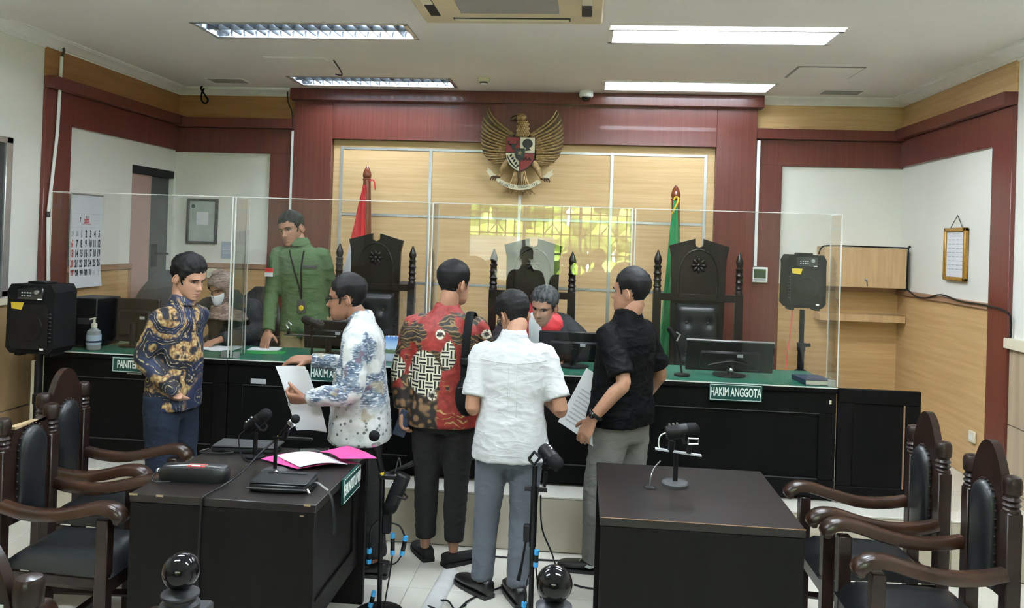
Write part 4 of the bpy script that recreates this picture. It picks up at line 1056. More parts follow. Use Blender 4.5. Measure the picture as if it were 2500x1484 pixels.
# ================================================================== things on the bench
def monitor(label, x, y, w, h, rot=0., stand=.05, tilt=.12, silver=False):
    t = thing('computer_monitor', label, 'monitor', (x, y, BZ), rot, 'monitors seen from behind on the bench')
    Rx = Matrix.Rotation(tilt, 3, 'X'); c = V((0, 0, stand + h / 2))
    def bx(c0, hh, bev, nm, mat, par=t): p = MB().cbox(c0, hh, bev); return MB().add(p.v, p.f, Rx, c).build(nm, mat, par)
    b = bx((0, 0, 0), (w / 2, .012, h / 2), .006, 'panel', 'blackplastic'); bx((0, -.022, -.02), (w * .34, .016, h * .30), .012, 'back_shell', 'blackplastic'); bx((0, .0125, 0), (w / 2 - .012, .001, h / 2 - .012), 0, 'screen', 'blackgloss')
    if silver: bx((0, -.002, h / 2 + .002), (w / 2, .011, .003), .001, 'top_trim', 'silver')
    MB().tube([(0, -.045, stand + h * .45), (0, -.05, .06), (0, -.045, .012)], [.022, .022, .02], 10).build('neck', 'blackplastic', t)
    MB().lathe([(.105, .001), (.105, .009), (.03, .016), (0, .016)], (0, -.01, 0), 22).build('stand_base', 'blackplastic', t)
    bx((.06, -.039, .02), (.018, .001, .010), 0, 'sticker', 'inkgrey')
    return t
monitor('black monitor seen from behind next to the computer tower', -3.07, 5.30, .335, .30, 0, .03, 0)
monitor('black monitor seen from behind, partly hidden by the man in blue white batik', -1.70, 5.36, .38, .20, 0, .03)
monitor('black monitor seen from behind below the grey haired judge', -.03, 5.30, .46, .20, 0, .03)
m4 = monitor('wide black monitor with silver top edge above the HAKIM ANGGOTA sign', .97, 5.22, .55, .205, -.03, .02, .25, True)
MB().ball((0, -.075, .045), .016, 12, 8).build('hinge_ball', 'chrome', m4); MB().tube([(-.14, -.07, .07), (0, -.075, .1), (.12, -.07, .075)], .006, 6, 3).build('cable', 'blackplastic', m4)
t = thing('computer_tower', 'dark computer tower standing on the bench at the far left', 'computer', (-3.34, 5.27, BZ))
MB().box(-.13, .095, -.16, .12, .004, .335, .006).build('case', 'blackplastic', t); MB().box(-.127, -.05, -.166, -.158, .02, .325, .003).build('front_bezel', 'darkgrey', t)
for z0, z1, mt in ((.25, .31, 'signgreen'), (.19, .24, 'darkslot'), (.03, .17, 'grille')): MB().box(-.118, -.06, -.169, -.164, z0, z1, .001).build('drive_cover', mt, t)
MB().box(-.04, .08, -.163, -.158, .16, .20, .001).build('sticker', 'darkgrey', t)
MB().tube([(-.12, -.16, .18), (-.16, -.19, .1), (-.165, -.19, .02), (-.1, -.2, .008)], .005, 6, 3).build('cable', 'blackplastic', t)
t = thing('sanitizer_bottle', 'clear pump bottle with a blue label at the left end of the bench', 'bottle', (-3.228, 5.06, BZ))
MB().lathe([(.044, .002), (.046, .01), (.046, .10), (.042, .125), (.02, .142), (.016, .15), (0, .15)], n=20).build('bottle', 'clearplastic', t)
MB().lathe([(.0468, .035), (.0468, .10), (.0, .10)], n=20).build('label_wrap', 'notice', t); MB().lathe([(.0472, .05), (.0472, .062), (.0, .062)], n=20).build('label_band', 'navycover', t)
MB().lathe([(.019, .148), (.019, .172), (.008, .176), (.006, .205), (.009, .207), (.009, .214), (0, .214)], n=14).build('pump', 'pagecream', t); MB().tube([(0, 0, .208), (-.02, -.025, .204)], .005, 6).build('spout', 'pagecream', t)
def sheet(name, label, loc, w, d, rot, mat='paper', th=.004, cat='paper', wave=.0):
    n = 10; rings = []
    for i in range(n + 1):
        x = -w / 2 + w * i / n; zz = wave * math.sin(i / n * PI * 1.7) ** 2
        rings.append([(x, -d / 2, zz), (x, d / 2, zz), (x, d / 2, zz + th), (x, -d / 2, zz + th)])
    o = MB().loft(rings).build(name, mat, None, loc); o.rotation_euler.z = rot; return tag(o, label, cat)
sheet('document', 'open white document under the hands of the woman in the headscarf', (-2.50, 5.33, BZ + .0005), .30, .21, .1, wave=.008)
sheet('document', 'white sheet lying beside the hands of the woman in the headscarf', (-2.19, 5.42, BZ + .0005), .21, .15, .15)
sheet('green_folder', 'thin green folder lying on the felt before the man in green', (-2.12, 5.26, BZ + .0005), .26, .12, .25, 'greenplastic', .004, 'folder')
tag(MB().tube([(-2.33, 5.02, BZ + .008), (-2.28, 5.03, BZ + .014), (-2.22, 5.02, BZ + .008)], .006, 6, 3).build('pen', 'blackplastic'), 'short dark pen on the bench beside the screen joint', 'pen')
t = thing('desk_calendar', 'small desk calendar with a blue sky picture next to the man in red batik', 'calendar', (-1.205, 5.15, BZ))
MB().prism([(-.035, 0), (.035, 0), (.0, .165)], .125, frame_m((0, 1, 0), (0, 0, 1)), (-.0625, 0, 0)).build('stand_card', 'navycover', t)
p = MB(); p.add([(-.06, -.0375, .004), (.06, -.0375, .004), (.06, -.003, .165), (-.06, -.003, .165), (-.06, -.035, .004), (.06, -.035, .004), (.06, -.001, .165), (-.06, -.001, .165)], [(0, 1, 2, 3), (7, 6, 5, 4), (0, 4, 5, 1), (1, 5, 6, 2), (2, 6, 7, 3), (3, 7, 4, 0)]); p.build('picture_page', 'skyprint', t)
for q in range(12): MB().tube([(-.05 + q * .009, -.008, .160), (-.05 + q * .009, -.004, .170), (-.05 + q * .009, .004, .162)], .0015, 5).build('ring', 'silver', t)
t = thing('book', 'dark blue hardcover book at the right end of the bench', 'book', (1.455, 5.10, BZ), .12)
MB().box(-.085, .085, -.105, .105, 0, .004, .001).build('cover', 'navycover', t); MB().box(-.08, .083, -.102, .102, .004, .028).build('page_block', 'pagecream', t, smooth=False); MB().box(-.085, .085, -.105, .105, .028, .032, .001).build('cover', 'navycover', t); MB().box(-.087, -.08, -.105, .105, 0, .032, .001).build('spine', 'navycover', t)
def mic_pod(parent, c, ax, name='recorder_mic', r=.030, L=.15):
    """broadcast style microphone body along ax"""
    ax = V(ax).normalized(); c = V(c)
    a = c - ax * L / 2; b = c + ax * L / 2
    o = MB().tube([a, a + ax * .008, b - ax * .055], [r * .82, r, r], 18).build(name, 'blackplastic', parent)
    MB().capsule([b - ax * .055, b - ax * r * .8], r * .97, 18).build('grille', 'blackmatte', o)
    sd = ax.cross(V((0, 0, 1))).normalized(); up = sd.cross(ax).normalized()
    for i in range(3): MB().tube([a + ax * (.02 + i * .018) + up * r * .9, a + ax * (.02 + i * .018) + up * (r + .007)], .005, 8).build('knob', 'silver', o)
    for s in (-1, 1): MB().tube([c + sd * s * r * .95, c + sd * s * (r + .006)], .008, 10).build('pivot', 'blackplastic', o)
    MB().tube([c + sd * (r + .004), c + sd * (r + .004) - up * .045, c - up * .058, c - sd * (r + .004) - up * .045, c - sd * (r + .004)], .005, 6).build('yoke', 'blackplastic', o)
    return o
t = thing('bench_microphone', 'black microphone on a T bar in front of the man in green', 'microphone', (-1.75, 5.12, BZ))
MB().lathe([(.06, 0), (.06, .012), (.012, .02), (0, .02)], n=18).build('base', 'blackplastic', t); MB().tube([(0, 0, .015), (0, 0, .155)], .008, 8).build('stem', 'blackplastic', t)
MB().box(-.19, .16, -.012, .012, .145, .152, .002).build('cross_bar', 'darkgrey', t)
mic_pod(t, (.0, 0, .235), (-.86, -.1, .35)); MB().tube([(.0, 0, .15), (0, 0, .185)], .014, 8).build('mount', 'blackplastic', t)
c_ = MB().tube([(-.165, 0, .15), (-.16, 0, .19)], .010, 8).build('mic_clip', 'blackplastic', t); MB().tube([(-.16, -.012, .19), (-.175, -.012, .215), (-.16, -.012, .235), (-.14, -.012, .215)], .006, 6).build('clip_jaw', 'silver', c_)
t = thing('bench_microphone', 'black microphone with silver clip beside the man in the black shirt', 'microphone', (.66, 5.12, BZ))
MB().lathe([(.05, 0), (.05, .012), (.012, .02), (0, .02)], n=18).build('base', 'blackplastic', t); MB().tube([(0, 0, .015), (-.02, 0, .15), (-.05, 0, .24)], .007, 8, 3).build('gooseneck', 'blackplastic', t)
MB().capsule([(-.05, 0, .235), (-.085, 0, .29)], .018, 12).build('capsule', 'blackmatte', t); MB().tube([(-.04, -.01, .22), (-.02, -.012, .26), (-.045, -.012, .275)], .006, 6).build('clip_jaw', 'silver', t)
# ================================================================== office chairs behind the bench
def office_chair(label, x, y, ztop, w, mat, rot=0.):
    t = thing('office_chair', label, 'chair', (x, y, ZP), rot); h = ztop - ZP
    rings = []
    for i in range(15):
        u = i / 14; z = .50 + (h - .50) * u; ww = w * (1 - .75 * max(0, (u - .45) / .55) ** 2.2) * (.86 + .14 * math.sin(u * 2)); d = .045 * (1 - .6 * u ** 4)
        yb = -.02 - .06 * math.sin(u * PI) + .10 * u
        rings.append([(ww * math.copysign(abs(math.cos(a)) ** .7, math.cos(a)), yb + d * math.copysign(abs(math.sin(a)) ** .8, math.sin(a)), z) for a in [2 * PI * j / 20 for j in range(20)]])
    MB().loft(rings).build('backrest', mat, t, angle=60)
    MB().tube([(-w * .8, -.03, h * .72), (0, -.075, h * .70), (w * .8, -.03, h * .72)], .01, 6, 4).build('seam', 'blackmatte', t)
    MB().box(-w * .95, w * .95, -.5, 0, .42, .52, .04).build('seat', mat, t)
    MB().tube([(0, -.22, .06), (0, -.22, .43)], .028, 10).build('gas_lift', 'blackplastic', t)
    for q in range(5):
        a = q * 2 * PI / 5 + .3; l = MB().tube([(0, -.22, .10), (.28 * math.cos(a), -.22 + .28 * math.sin(a), .06)], [.025, .015], 8).build('base_spoke', 'blackplastic', t); MB().ball((.28 * math.cos(a), -.22 + .28 * math.sin(a), .026), .026, 10, 6).build('caster', 'blackplastic', l)
    for s in (-1, 1): MB().tube([(s * w, 0, .5), (s * (w + .04), -.05, .68), (s * (w + .04), -.35, .68), (s * w, -.38, .5)], .018, 8, 3).build('armrest', 'blackplastic', t)
    return t
office_chair('grey leather office chair by the door behind the left monitor', -3.40, 6.25, 1.50, .25, 'greyleather', .1)
office_chair('black office chair the woman in the headscarf sits on', -2.56, 6.15, 1.40, .22, 'leather')
# ================================================================== the two tables in front of the bench
def table(label, x0, x1, y0, y1, plate_side):
    t = thing('court_table', label, 'table', ((x0 + x1) / 2, (y0 + y1) / 2, 0), 0, 'dark court tables'); w, d = (x1 - x0) / 2, (y1 - y0) / 2
    MB().box(-w, w, -d, d, .715, .75, .003).build('top', 'tabletop', t)
    for s in (-1, 1): MB().box(-w + .004, w - .004 if s < 0 else w, s * d - s * .035 - (0 if s > 0 else 0), s * d - s * .002, 0, .715, .003).build('end_panel', 'blacktable', t)
    px = plate_side * (w - .045)
    MB().box(min(px, px - plate_side * .02), max(px, px - plate_side * .02), -d + .035, d - .035, .20, .715, .002).build('modesty_panel', 'blacktable', t)
    f = MB(); a, b = sorted((px, px + plate_side * .012))
    f.box(a, b, -d + .035, -d + .12, .20, .715, .002); f.box(a, b, d - .12, d - .035, .20, .715, .002); f.box(a, b, -d + .12, d - .12, .62, .715, .002); f.box(a, b, -d + .12, d - .12, .20, .30, .002); f.build('panel_frame', 'blacktable', t)
    MB().box(-w + .02, w - .06, d - .40, d - .05, .60, .70, .003).build('drawer_box', 'blacktable', t)
    return t
tl_ = table('dark table on the left holding the pink folder and leather cases', -1.825, -1.033, 3.14, 3.94, 1)
tr_ = table('dark worn table on the right with a lone microphone on it', .11, .912, 3.21, 4.005, -1)
sign(tl_, 'PENUNTUT UMUM', (-1.022 - tl_.location.x, 3.60 - tl_.location.y, .700), .27, .115, .07, .46, (0, 1, 0), (0, 0, 1))
for x0, x1, y in ((-.396, -.36, -.400), (-.28, -.25, -.4005), (.345, .372, -.4005)): MB().box(x0, x1, y - .0008, y + .001, .743, .751).build('worn_edge', 'rawedge', tl_, smooth=False)
MB().box(.33, .345, -.4008, -.398, .70, .704).build('worn_edge', 'rawedge', tl_, smooth=False)
MB().box(-.401, .401, -.3985, -.3975, .7485, .7512).build('worn_edge', 'trimwood', tr_, smooth=False)
gm = MB().lathe([(.028, .751), (.030, .752), (.024, .7535), (.022, .7505), (0, .7505)], (.343 - tr_.location.x, 3.64 - tr_.location.y, 0), 20).build('cable_grommet', 'blackplastic', tr_)
MB().lathe([(.021, .7515), (.0, .7516)], (.343 - tr_.location.x, 3.64 - tr_.location.y, 0), 20).build('hole', 'black', gm)
# ================================================================== carved armchairs
def armchair(label, loc, rotz, crest='arch', first=[None]):
    """faces local +x, back at x=-.28"""
    t = thing('carved_armchair', label, 'chair', loc, rotz, 'carved court armchairs')
    bw, fw = .155, .19; XB, XF = -.285, .235
    turn = [(.031, .885), (.031, .895), (.024, .902), (.033, .912), (.024, .922), (.033, .932), (.025, .942), (.026, .948), (.033, .955), (.035, .985), (.034, 1.005), (.028, 1.017), (.012, 1.022), (0, 1.023)]
    for s in (-1, 1):
        p = MB().box(XB - .028, XB + .028, s * bw - .028, s * bw + .028, 0, .885, .004).build('back_post', 'chairwood', t)
        MB().lathe(turn, (XB, s * bw, 0), 16).build('finial', 'chairwood', p)
        MB().box(XF - .052, XF, s * fw - .026, s * fw + .026, 0, .64, .004).build('front_leg', 'chairwood', t)
        zz = [(XB + .02, s * (bw + .012), .655), (XB + .12, s * (bw + .018), .635), (XB + .24, s * (bw + .026), .632), (XB + .36, s * (fw + .002), .655), (XB + .46, s * (fw + .006), .682), (XB + .53, s * (fw + .007), .682), (XB + .565, s * (fw + .007), .655), (XB + .562, s * (fw + .007), .630)]
        P = catmull(zz, 5); rings = []
        for i, c in enumerate(P):
            u = i / (len(P) - 1); hw = .022 + .014 * min(1, u * 1.5); th = .024 if u < .9 else .024 * (1 - .55 * (u - .9) / .1)
            d = (P[min(i + 1, len(P) - 1)] - P[max(0, i - 1)]).normalized(); nrm = V((-d.z, 0, d.x)).normalized()
            rings.append([c + V((0, a * hw, 0)) + nrm * b * th for a, b in ((-1, -.8), (-.8, -1), (.8, -1), (1, -.8), (1, .6), (.7, 1), (-.7, 1), (-1, .6))])
        MB().loft(rings).build('armrest', 'armwood', t, angle=50)
        MB().tube([(XB, s * bw, .36), (XF - .026, s * fw, .36)], .026, 4, cap=True).build('seat_rail', 'chairwood', t)
        MB().tube([(XB, s * bw, .16), (XF - .026, s * fw, .16)], .018, 4).build('stretcher', 'chairwood', t)
    MB().box(XF - .05, XF - .002, -fw, fw, .325, .395, .004).build('seat_rail', 'chairwood', t)
    MB().box(XB - .02, XB + .02, -bw, bw, .33, .39, .003).build('seat_rail', 'chairwood', t); MB().box(-.02, .02, -.17, .17, .145, .175, .003).build('stretcher', 'chairwood', t)
    # seat cushion: domed
    n = 14; vs_ = []; fs = []
    for i in range(n + 1):
        for j in range(n + 1):
            u, v = i / n, j / n; x = XB + .03 + (XF + .01 - XB - .03) * u; hw = (bw + .012) + (fw + .012 - bw - .012) * u; y = -hw + 2 * hw * v
            e = min(u, 1 - u, v, 1 - v) * 5; z = .395 + .075 * (1 - max(0, 1 - e) ** 2.2) + .012 * math.sin(u * PI) * math.sin(v * PI)
            vs_.append((x, y, z))
    k_ = (n + 1) ** 2
    for i in range(n):
        for j in range(n): a = i * (n + 1) + j; fs.append((a, a + n + 1, a + n + 2, a + 1))
    cs = MB().add(vs_, fs); cs.build('seat_cushion', 'leather', t, recalc=True, angle=80)
    # back panel with pointed arch crest and its pad
    half = [(bw - .028, .55), (bw - .028, .90), (bw - .035, .955), (bw - .055, 1.02), (bw - .085, 1.075), (bw - .12, 1.108), (0, 1.118)] if crest == 'arch' else [(bw - .028, .55), (bw - .028, .88), (bw - .04, .93), (bw - .05, .975)]
    if crest == 'arch': poly = half + [(-a, b) for a, b in reversed(half[:-1])]
    else: poly = half + [(-bw + .05, .955), (-bw + .04, .93), (-bw + .028, .88), (-bw + .028, .55)]
    poly = catmull([(a, b, 0) for a, b in poly], 3) if crest == 'arch' else [V((a, b, 0)) for a, b in poly]
    MB().prism([(p.x, p.y) for p in poly], .032, frame_m((0, 1, 0), (0, 0, 1)), (XB - .016, 0, 0)).build('back_panel', 'chairwood', t, angle=30)
    if crest != 'arch': MB().box(XB - .016, XB + .016, -.10, .10, .958, .97).build('raw_crest_edge', 'rawedge', t, smooth=False).rotation_euler = (0, 0, 0)
    rings = []; pw = .080
    arc = [(pw * math.cos(a), .86 + pw * 1.25 * math.sin(a)) for a in [PI * q / 12 for q in range(13)]] + [(-pw, .56), (pw, .56)]
    for kx, off in ((1.0, .016), (1.0, .03), (.93, .042), (.7, .052), (.3, .056)):
        rings.append([V((XB + off, a * kx, .74 + (b - .74) * (1 - (1 - kx) * .35))) for a, b in arc])
    pd = MB().loft(rings).build('back_pad', 'leather', t, angle=70)
    for q, (a, b) in enumerate(arc[:-2]): MB().ball((XB + .022, a * 1.06, b + .004), .006, 6, 4).build('stud', 'chairwood', pd)
    for s in (-1, 1):
        for q in range(8): MB().ball((XB + .022, s * pw * 1.06, .60 + q * .033), .006, 6, 4).build('stud', 'chairwood', pd)
    return t
ch_a = armchair('carved dark armchair right of the right table, nearer the bench', (1.335, 3.825, 0), PI)
ch_b = armchair('carved dark armchair right of the right table, nearest the camera at the right edge', (1.36, 3.31, 0), PI)
ch_c = armchair('carved dark armchair with pointed crest left of the left table, below the loudspeaker', (-2.315, 3.845, 0), 0)
ch_d = armchair('dark armchair with a broken flat crest at the left edge, beside the left table', (-2.135, 3.333, 0), 0, 'flat')
ch_e = armchair('armchair seen from behind, cut off by the bottom left corner', (-1.425, 2.06, 0), PI / 2)
MB().box(-.304, -.3005, -.105, -.065, .90, .955).build('inventory_sticker', 'paper', ch_e, smooth=False)
# ================================================================== ball topped posts at the front
for x, y, lab in ((-.972, 1.92, 'black ball topped post at the bottom left in front of the left table'), (-.04, 2.0, 'black ball topped post at the bottom centre in front of the right table')):
    t = thing('ball_post', lab, 'post', (x, y, 0), .15, 'ball topped rail posts')
    MB().box(-.055, .055, -.055, .055, 0, .875, .006).build('shaft', 'postblack', t)
    MB().box(-.065, .065, -.065, .065, .86, .892, .006).build('cap', 'postblack', t); MB().box(-.07, .07, -.07, .07, 0, .10, .006).build('base', 'postblack', t)
    MB().lathe([(.045, .892), (.048, .90), (.048, .912), (.038, .918), (.037, .924), (.046, .932), (.046, .938), (.030, .946), (.022, .952), (0, .952)], n=24).build('neck_rings', 'postblack', t)
    MB().ball((0, 0, .992), .0455, 32, 20).build('ball', 'ballblack', t)
# ================================================================== things on the left table
TZ = .7505
def soft_case(name, label, loc, w, d, h, rot, cat, mat='leather', r=.02):
    t = thing(name, label, cat, loc, rot)
    rings = []
    for z, k_ in ((0, .94), (.15, .99), (.5, 1.), (.85, .98), (1., .90)):
        a, b = w / 2 * k_ , d / 2 * k_; ring = []
        for j in range(28):
            q = 2 * PI * j / 28; ring.append(V((a * math.copysign(abs(math.cos(q)) ** .45, math.cos(q)), b * math.copysign(abs(math.sin(q)) ** .45, math.sin(q)), z * h)))
        rings.append(ring)
    MB().loft(rings).build('case', mat, t, angle=45)
    return t
t = soft_case('zip_pouch', 'black leather zip pouch at the left edge of the left table', (-1.655, 3.36, TZ), .30, .105, .062, .06, 'pouch')
MB().tube([(-.13, -.02, .058), (0, .0, .064), (.13, -.015, .058)], .004, 6, 3).build('zip', 'silver', t); MB().box(-.03, .05, -.02, .02, .058, .0645, .002).build('label_patch', 'inkred', t); MB().box(-.01, .025, -.018, .0, .062, .0655, .001).build('tag', 'paper', t)
MB().tube([(-.15, -.03, .045), (-.165, -.05, .02), (-.15, -.06, .004), (-.08, -.058, .004)], .003, 6, 3).build('strap', 'leather', t); MB().tube([(-.148, -.022, .05), (-.155, -.03, .045), (-.15, -.035, .038)], .005, 6).build('zip_pull', 'silver', t)
t = soft_case('clutch_bag', 'black leather clutch bag with a wrist strap at the front of the left table', (-1.245, 3.345, TZ), .27, .19, .035, .03, 'bag')
fl_ = MB().box(-.122, .122, -.088, .085, .034, .041, .004).build('flap', 'leather', t); MB().box(-.09, .08, .045, .062, .040, .045, .002).build('band', 'leather', fl_); MB().ball((-.055, .053, .047), (.008, .005, .004), 8, 6).build('press_stud', 'chrome', fl_)
MB().tube([(-.13, -.098, .018), (0, -.1, .018), (.125, -.098, .018)], .004, 6).build('zip', 'darkgrey', t)
MB().tube([(.135, -.01, .025), (.158, -.03, .03), (.185, -.05, .022), (.212, -.065, .012)], .005, 6, 3).build('chain', 'silver', t); MB().tube([(.212, -.065, .012), (.235, -.075, -.03), (.245, -.078, -.10), (.25, -.078, -.165)], [.005, .008, .009, .010], 8, 4, flat=.5).build('wrist_strap', 'leather', t)
MB().tube([(.128, -.088, .02), (.14, -.095, .006)], .005, 6).build('zip_pull', 'chrome', t)
t = soft_case('document_bag', 'flat black document bag at the far end of the left table', (-1.64, 3.868, TZ), .34, .135, .022, .05, 'bag')
MB().box(-.15, .17, -.065, .07, .0225, .034, .004).build('upper_case', 'darkgrey', t)
MB().tube([(-.17, -.05, .01), (-.2, -.09, .006), (-.12, -.11, .006), (-.03, -.095, .01), (-.08, -.075, .012)], .004, 6, 4).build('handle_strap', 'leather', t)
t = thing('mobile_phone', 'black phone lying behind the pink folder', 'phone', (-1.30, 3.895, TZ), .35)
MB().box(-.075, .075, -.036, .036, 0, .010, .004).build('body', 'blackplastic', t); MB().box(-.07, .07, -.032, .032, .010, .0108, .0005).build('glass', 'blackgloss', t)
# pink folder: two covers slightly lifted
def bent_sheet(pts, th, n=12):
    """pts: function (u,v)->point"""
    vs_ = []; fs = []
    for k_ in (0, 1):
        for i in range(n + 1):
            for j in range(n + 1): vs_.append(V(pts(i / n, j / n)) + V((0, 0, th * k_)))
    m = (n + 1) ** 2
    for i in range(n):
        for j in range(n):
            a = i * (n + 1) + j; fs.append((a, a + 1, a + n + 2, a + n + 1)); fs.append((m + a, m + a + n + 1, m + a + n + 2, m + a + 1))
    for i in range(n):
        for a, b in ((i, i + 1), (n * (n + 1) + i + 1, n * (n + 1) + i), ((i + 1) * (n + 1), i * (n + 1)), (i * (n + 1) + n, (i + 1) * (n + 1) + n)): fs.append((a, b, b + m, a + m))
    return MB().add(vs_, fs)
def bil(A, B, C, D, lift):
    A, B, C, D = map(V, (A, B, C, D))
    return lambda u, v: (A * (1 - u) * (1 - v) + B * u * (1 - v) + C * u * v + D * (1 - u) * v) + V((0, 0, lift(u, v)))
t = thing('paper_folder', 'open pink paper folder with white sheets on the left table', 'folder', (-1.22, 3.72, TZ))
o = V((-1.22, 3.72, 0))
bent_sheet(bil(V((-1.495, 3.70, .003)) - o, V((-1.27, 3.575, .003)) - o, V((-1.02, 3.72, .003)) - o, V((-1.30, 3.87, .003)) - o, lambda u, v: .004 + .010 * math.sin(v * PI)), .002).build('lower_cover', 'pink', t)
bent_sheet(bil(V((-1.43, 3.73, .006)) - o, V((-1.26, 3.575, .006)) - o, V((-1.06, 3.66, .006)) - o, V((-1.23, 3.81, .006)) - o, lambda u, v: .010 + .014 * math.sin(v * PI)), .003).build('white_sheets', 'paper', t)
bent_sheet(bil(V((-1.245, 3.81, .006)) - o, V((-1.095, 3.655, .006)) - o, V((-.935, 3.72, .006)) - o, V((-1.15, 3.95, .006)) - o, lambda u, v: .018 + .022 * math.sin(u * 2.2) * (1 - .35 * v)), .002).build('upper_cover', 'pink', t)
for q, (x, y) in enumerate(((-1.25, 3.66), (-1.22, 3.67), (-1.16, 3.71))): MB().box(x - o.x - .012, x - o.x + .012, y - o.y - .004, y - o.y + .004, .0275, .0285).build('print_mark', 'inkgrey', t, smooth=False)
# microphones on the left table
t = thing('table_microphone', 'handheld microphone on a low round stand on the left table', 'microphone', (-1.36, 3.53, TZ))
MB().lathe([(.058, 0), (.058, .010), (.05, .014), (.012, .018), (0, .018)], n=24).build('base', 'darkgrey', t); MB().tube([(0, 0, .012), (0, 0, .165)], .009, 8).build('stem', 'blackplastic', t)
MB().box(-.012, .17, -.01, .01, .155, .165, .002).build('cross_bar', 'blackplastic', t)
A, B = V((.015, .005, .165)), V((.105, -.03, .262))
mb_ = MB().tube([A, A + (B - A) * .55, A + (B - A) * .68], [.010, .014, .017], 12).build('mic_handle', 'blackgloss', t); MB().ball(B - (B - A) * .08, .021, 14, 10).build('mic_grille', 'blackmatte', t)
MB().tube([A + (B - A) * .66, A + (B - A) * .72], .0185, 12).build('mic_ring', 'silver', t); MB().tube([A - (B - A) * .14, A], .010, 8).build('yellow_tape', 'yellow', t)
MB().tube([(.04, .0, .16), (.055, -.01, .20)], .014, 8).build('mic_clip', 'blackplastic', t)
MB().tube([A - (B - A) * .14, (-.05, -.05, .10), (-.09, -.15, .04), (-.125, -.27, .012), (-.145, -.392, .006), (-.15, -.40, -.03), (-.155, -.398, -.3), (-.15, -.398, -.744)], .0045, 6, 4).build('cable', 'blackplastic', t)
t = thing('table_microphone', 'stubby black broadcast microphone at the far end of the left table', 'microphone', (-1.545, 3.745, TZ))
MB().lathe([(.045, 0), (.045, .008), (.01, .012), (0, .012)], n=18).build('base', 'blackplastic', t); MB().tube([(0, 0, .008), (.0, 0, .12)], .012, 8).build('stem', 'blackplastic', t); mic_pod(t, (.01, 0, .178), (.75, -.1, .66)); MB().tube([(-.05, 0, .13), (-.075, -.02, .10), (-.06, -.03, .03), (-.02, -.07, .006), (.02, -.1, .006)], .003, 6, 4).build('cable', 'blackplastic', t)
# microphone on the right table
t = thing('table_microphone', 'black microphone on a T bar with round base on the right table', 'microphone', (.462, 3.70, TZ))
MB().lathe([(.062, 0), (.062, .010), (.056, .016), (.012, .02), (0, .02)], n=26).build('base', 'darkgrey', t); MB().tube([(0, 0, .015), (0, 0, .15)], .011, 10).build('stem', 'blackplastic', t)
p = MB().cbox((0, 0, 0), (.105, .012, .004), .001); MB().add(p.v, p.f, Matrix.Rotation(.10, 3, 'Y'), (.01, 0, .15)).build('cross_bar', 'inkgrey', t)
mic_pod(t, (.025, 0, .248), (.96, .1, .16), r=.033); MB().tube([(-.025, 0, .15), (-.02, 0, .20)], .016, 8).build('mount', 'blackplastic', t)
c_ = MB().tube([(.055, -.01, .15), (.06, -.01, .195)], .011, 8).build('mic_clip', 'blackplastic', t); MB().tube([(.05, -.025, .195), (.05, -.025, .222), (.095, -.025, .222), (.095, -.025, .198), (.05, -.025, .195)], .005, 6).build('clip_jaw', 'silver', c_)
MB().tube([(-.05, 0, .235), (-.075, -.005, .22), (-.08, 0, .18), (-.07, 0, .155)], .003, 6, 4).build('cable', 'whiteplastic', t)
tag(MB().tube([(.343, 3.64, .752), (.345, 3.63, .80), (.36, 3.65, .835), (.39, 3.68, .86)], .003, 6, 4).build('microphone_cable', 'silver'), 'thin cable rising from the hole in the right table', 'cable')
# ================================================================== floor microphone stands
def connector(parent, a, b):
    a, b = V(a), V(b); d = (b - a).normalized()
    o = MB().tube([a, b], .011, 8).build('connector', 'blackplastic', parent)
    MB().tube([a - d * .014, a + d * .008], .0122, 8).build('blue_sleeve', 'bluetape', o); MB().tube([b - d * .008, b + d * .014], .0122, 8).build('blue_sleeve', 'bluetape', o)
t = thing('microphone_stand', 'floor microphone stand with handheld microphone right of the left table', 'microphone stand', (-.925, 3.82, 0))
MB().lathe([(.12, 0), (.12, .012), (.02, .03), (0, .03)], n=24).build('base', 'blackplastic', t); MB().tube([(0, 0, .02), (-.005, 0, .70)], .012, 10).build('pole', 'blackplastic', t)
A, B = V((-.005, -.02, .70)), V((-.045, -.03, .875))
MB().tube([A, A + (B - A) * .6, A + (B - A) * .74], [.012, .016, .019], 12).build('mic_handle', 'blackplastic', t); MB().ball(B, .027, 16, 10).build('mic_grille', 'blackmatte', t); MB().tube([A + (B - A) * .73, A + (B - A) * .79], .022, 12).build('mic_ring', 'silver', t); MB().tube([A - (B - A) * .12, A], .011, 8).build('yellow_tape', 'yellow', t)
MB().box(-.02, .07, -.03, .03, .665, .69, .006).build('clamp', 'blackplastic', t); mic_pod(t, (.07, -.02, .60), (-.35, -.1, -.93), r=.036, L=.20)
MB().tube([(.03, 0, .69), (.09, 0, .72), (.145, 0, .745)], [.009, .009, .014], 8).build('boom_arm', 'blackplastic', t); MB().tube([(.06, -.01, .70), (.075, -.01, .77), (.085, -.01, .73)], .003, 6, 3).build('wire_loop', 'darkgrey', t)
MB().box(.005, .045, -.02, .02, .40, .50, .006).build('receiver_pack', 'blackplastic', t)
MB().tube([(.03, 0, .45), (.09, -.01, .44), (.12, -.01, .385)], .004, 6, 3).build('cable', 'blackplastic', t); connector(t, (.12, -.01, .38), (.108, -.01, .315)); MB().tube([(.105, -.01, .30), (.07, -.01, .255), (0, -.015, .26)], .004, 6, 3).build('cable', 'blackplastic', t)
connector(t, (.058, -.012, .39), (.06, -.012, .315)); MB().tube([(.06, -.012, .30), (.05, -.012, .20), (.03, -.02, .05), (.05, -.1, .006)], .004, 6, 3).build('cable', 'blackplastic', t)
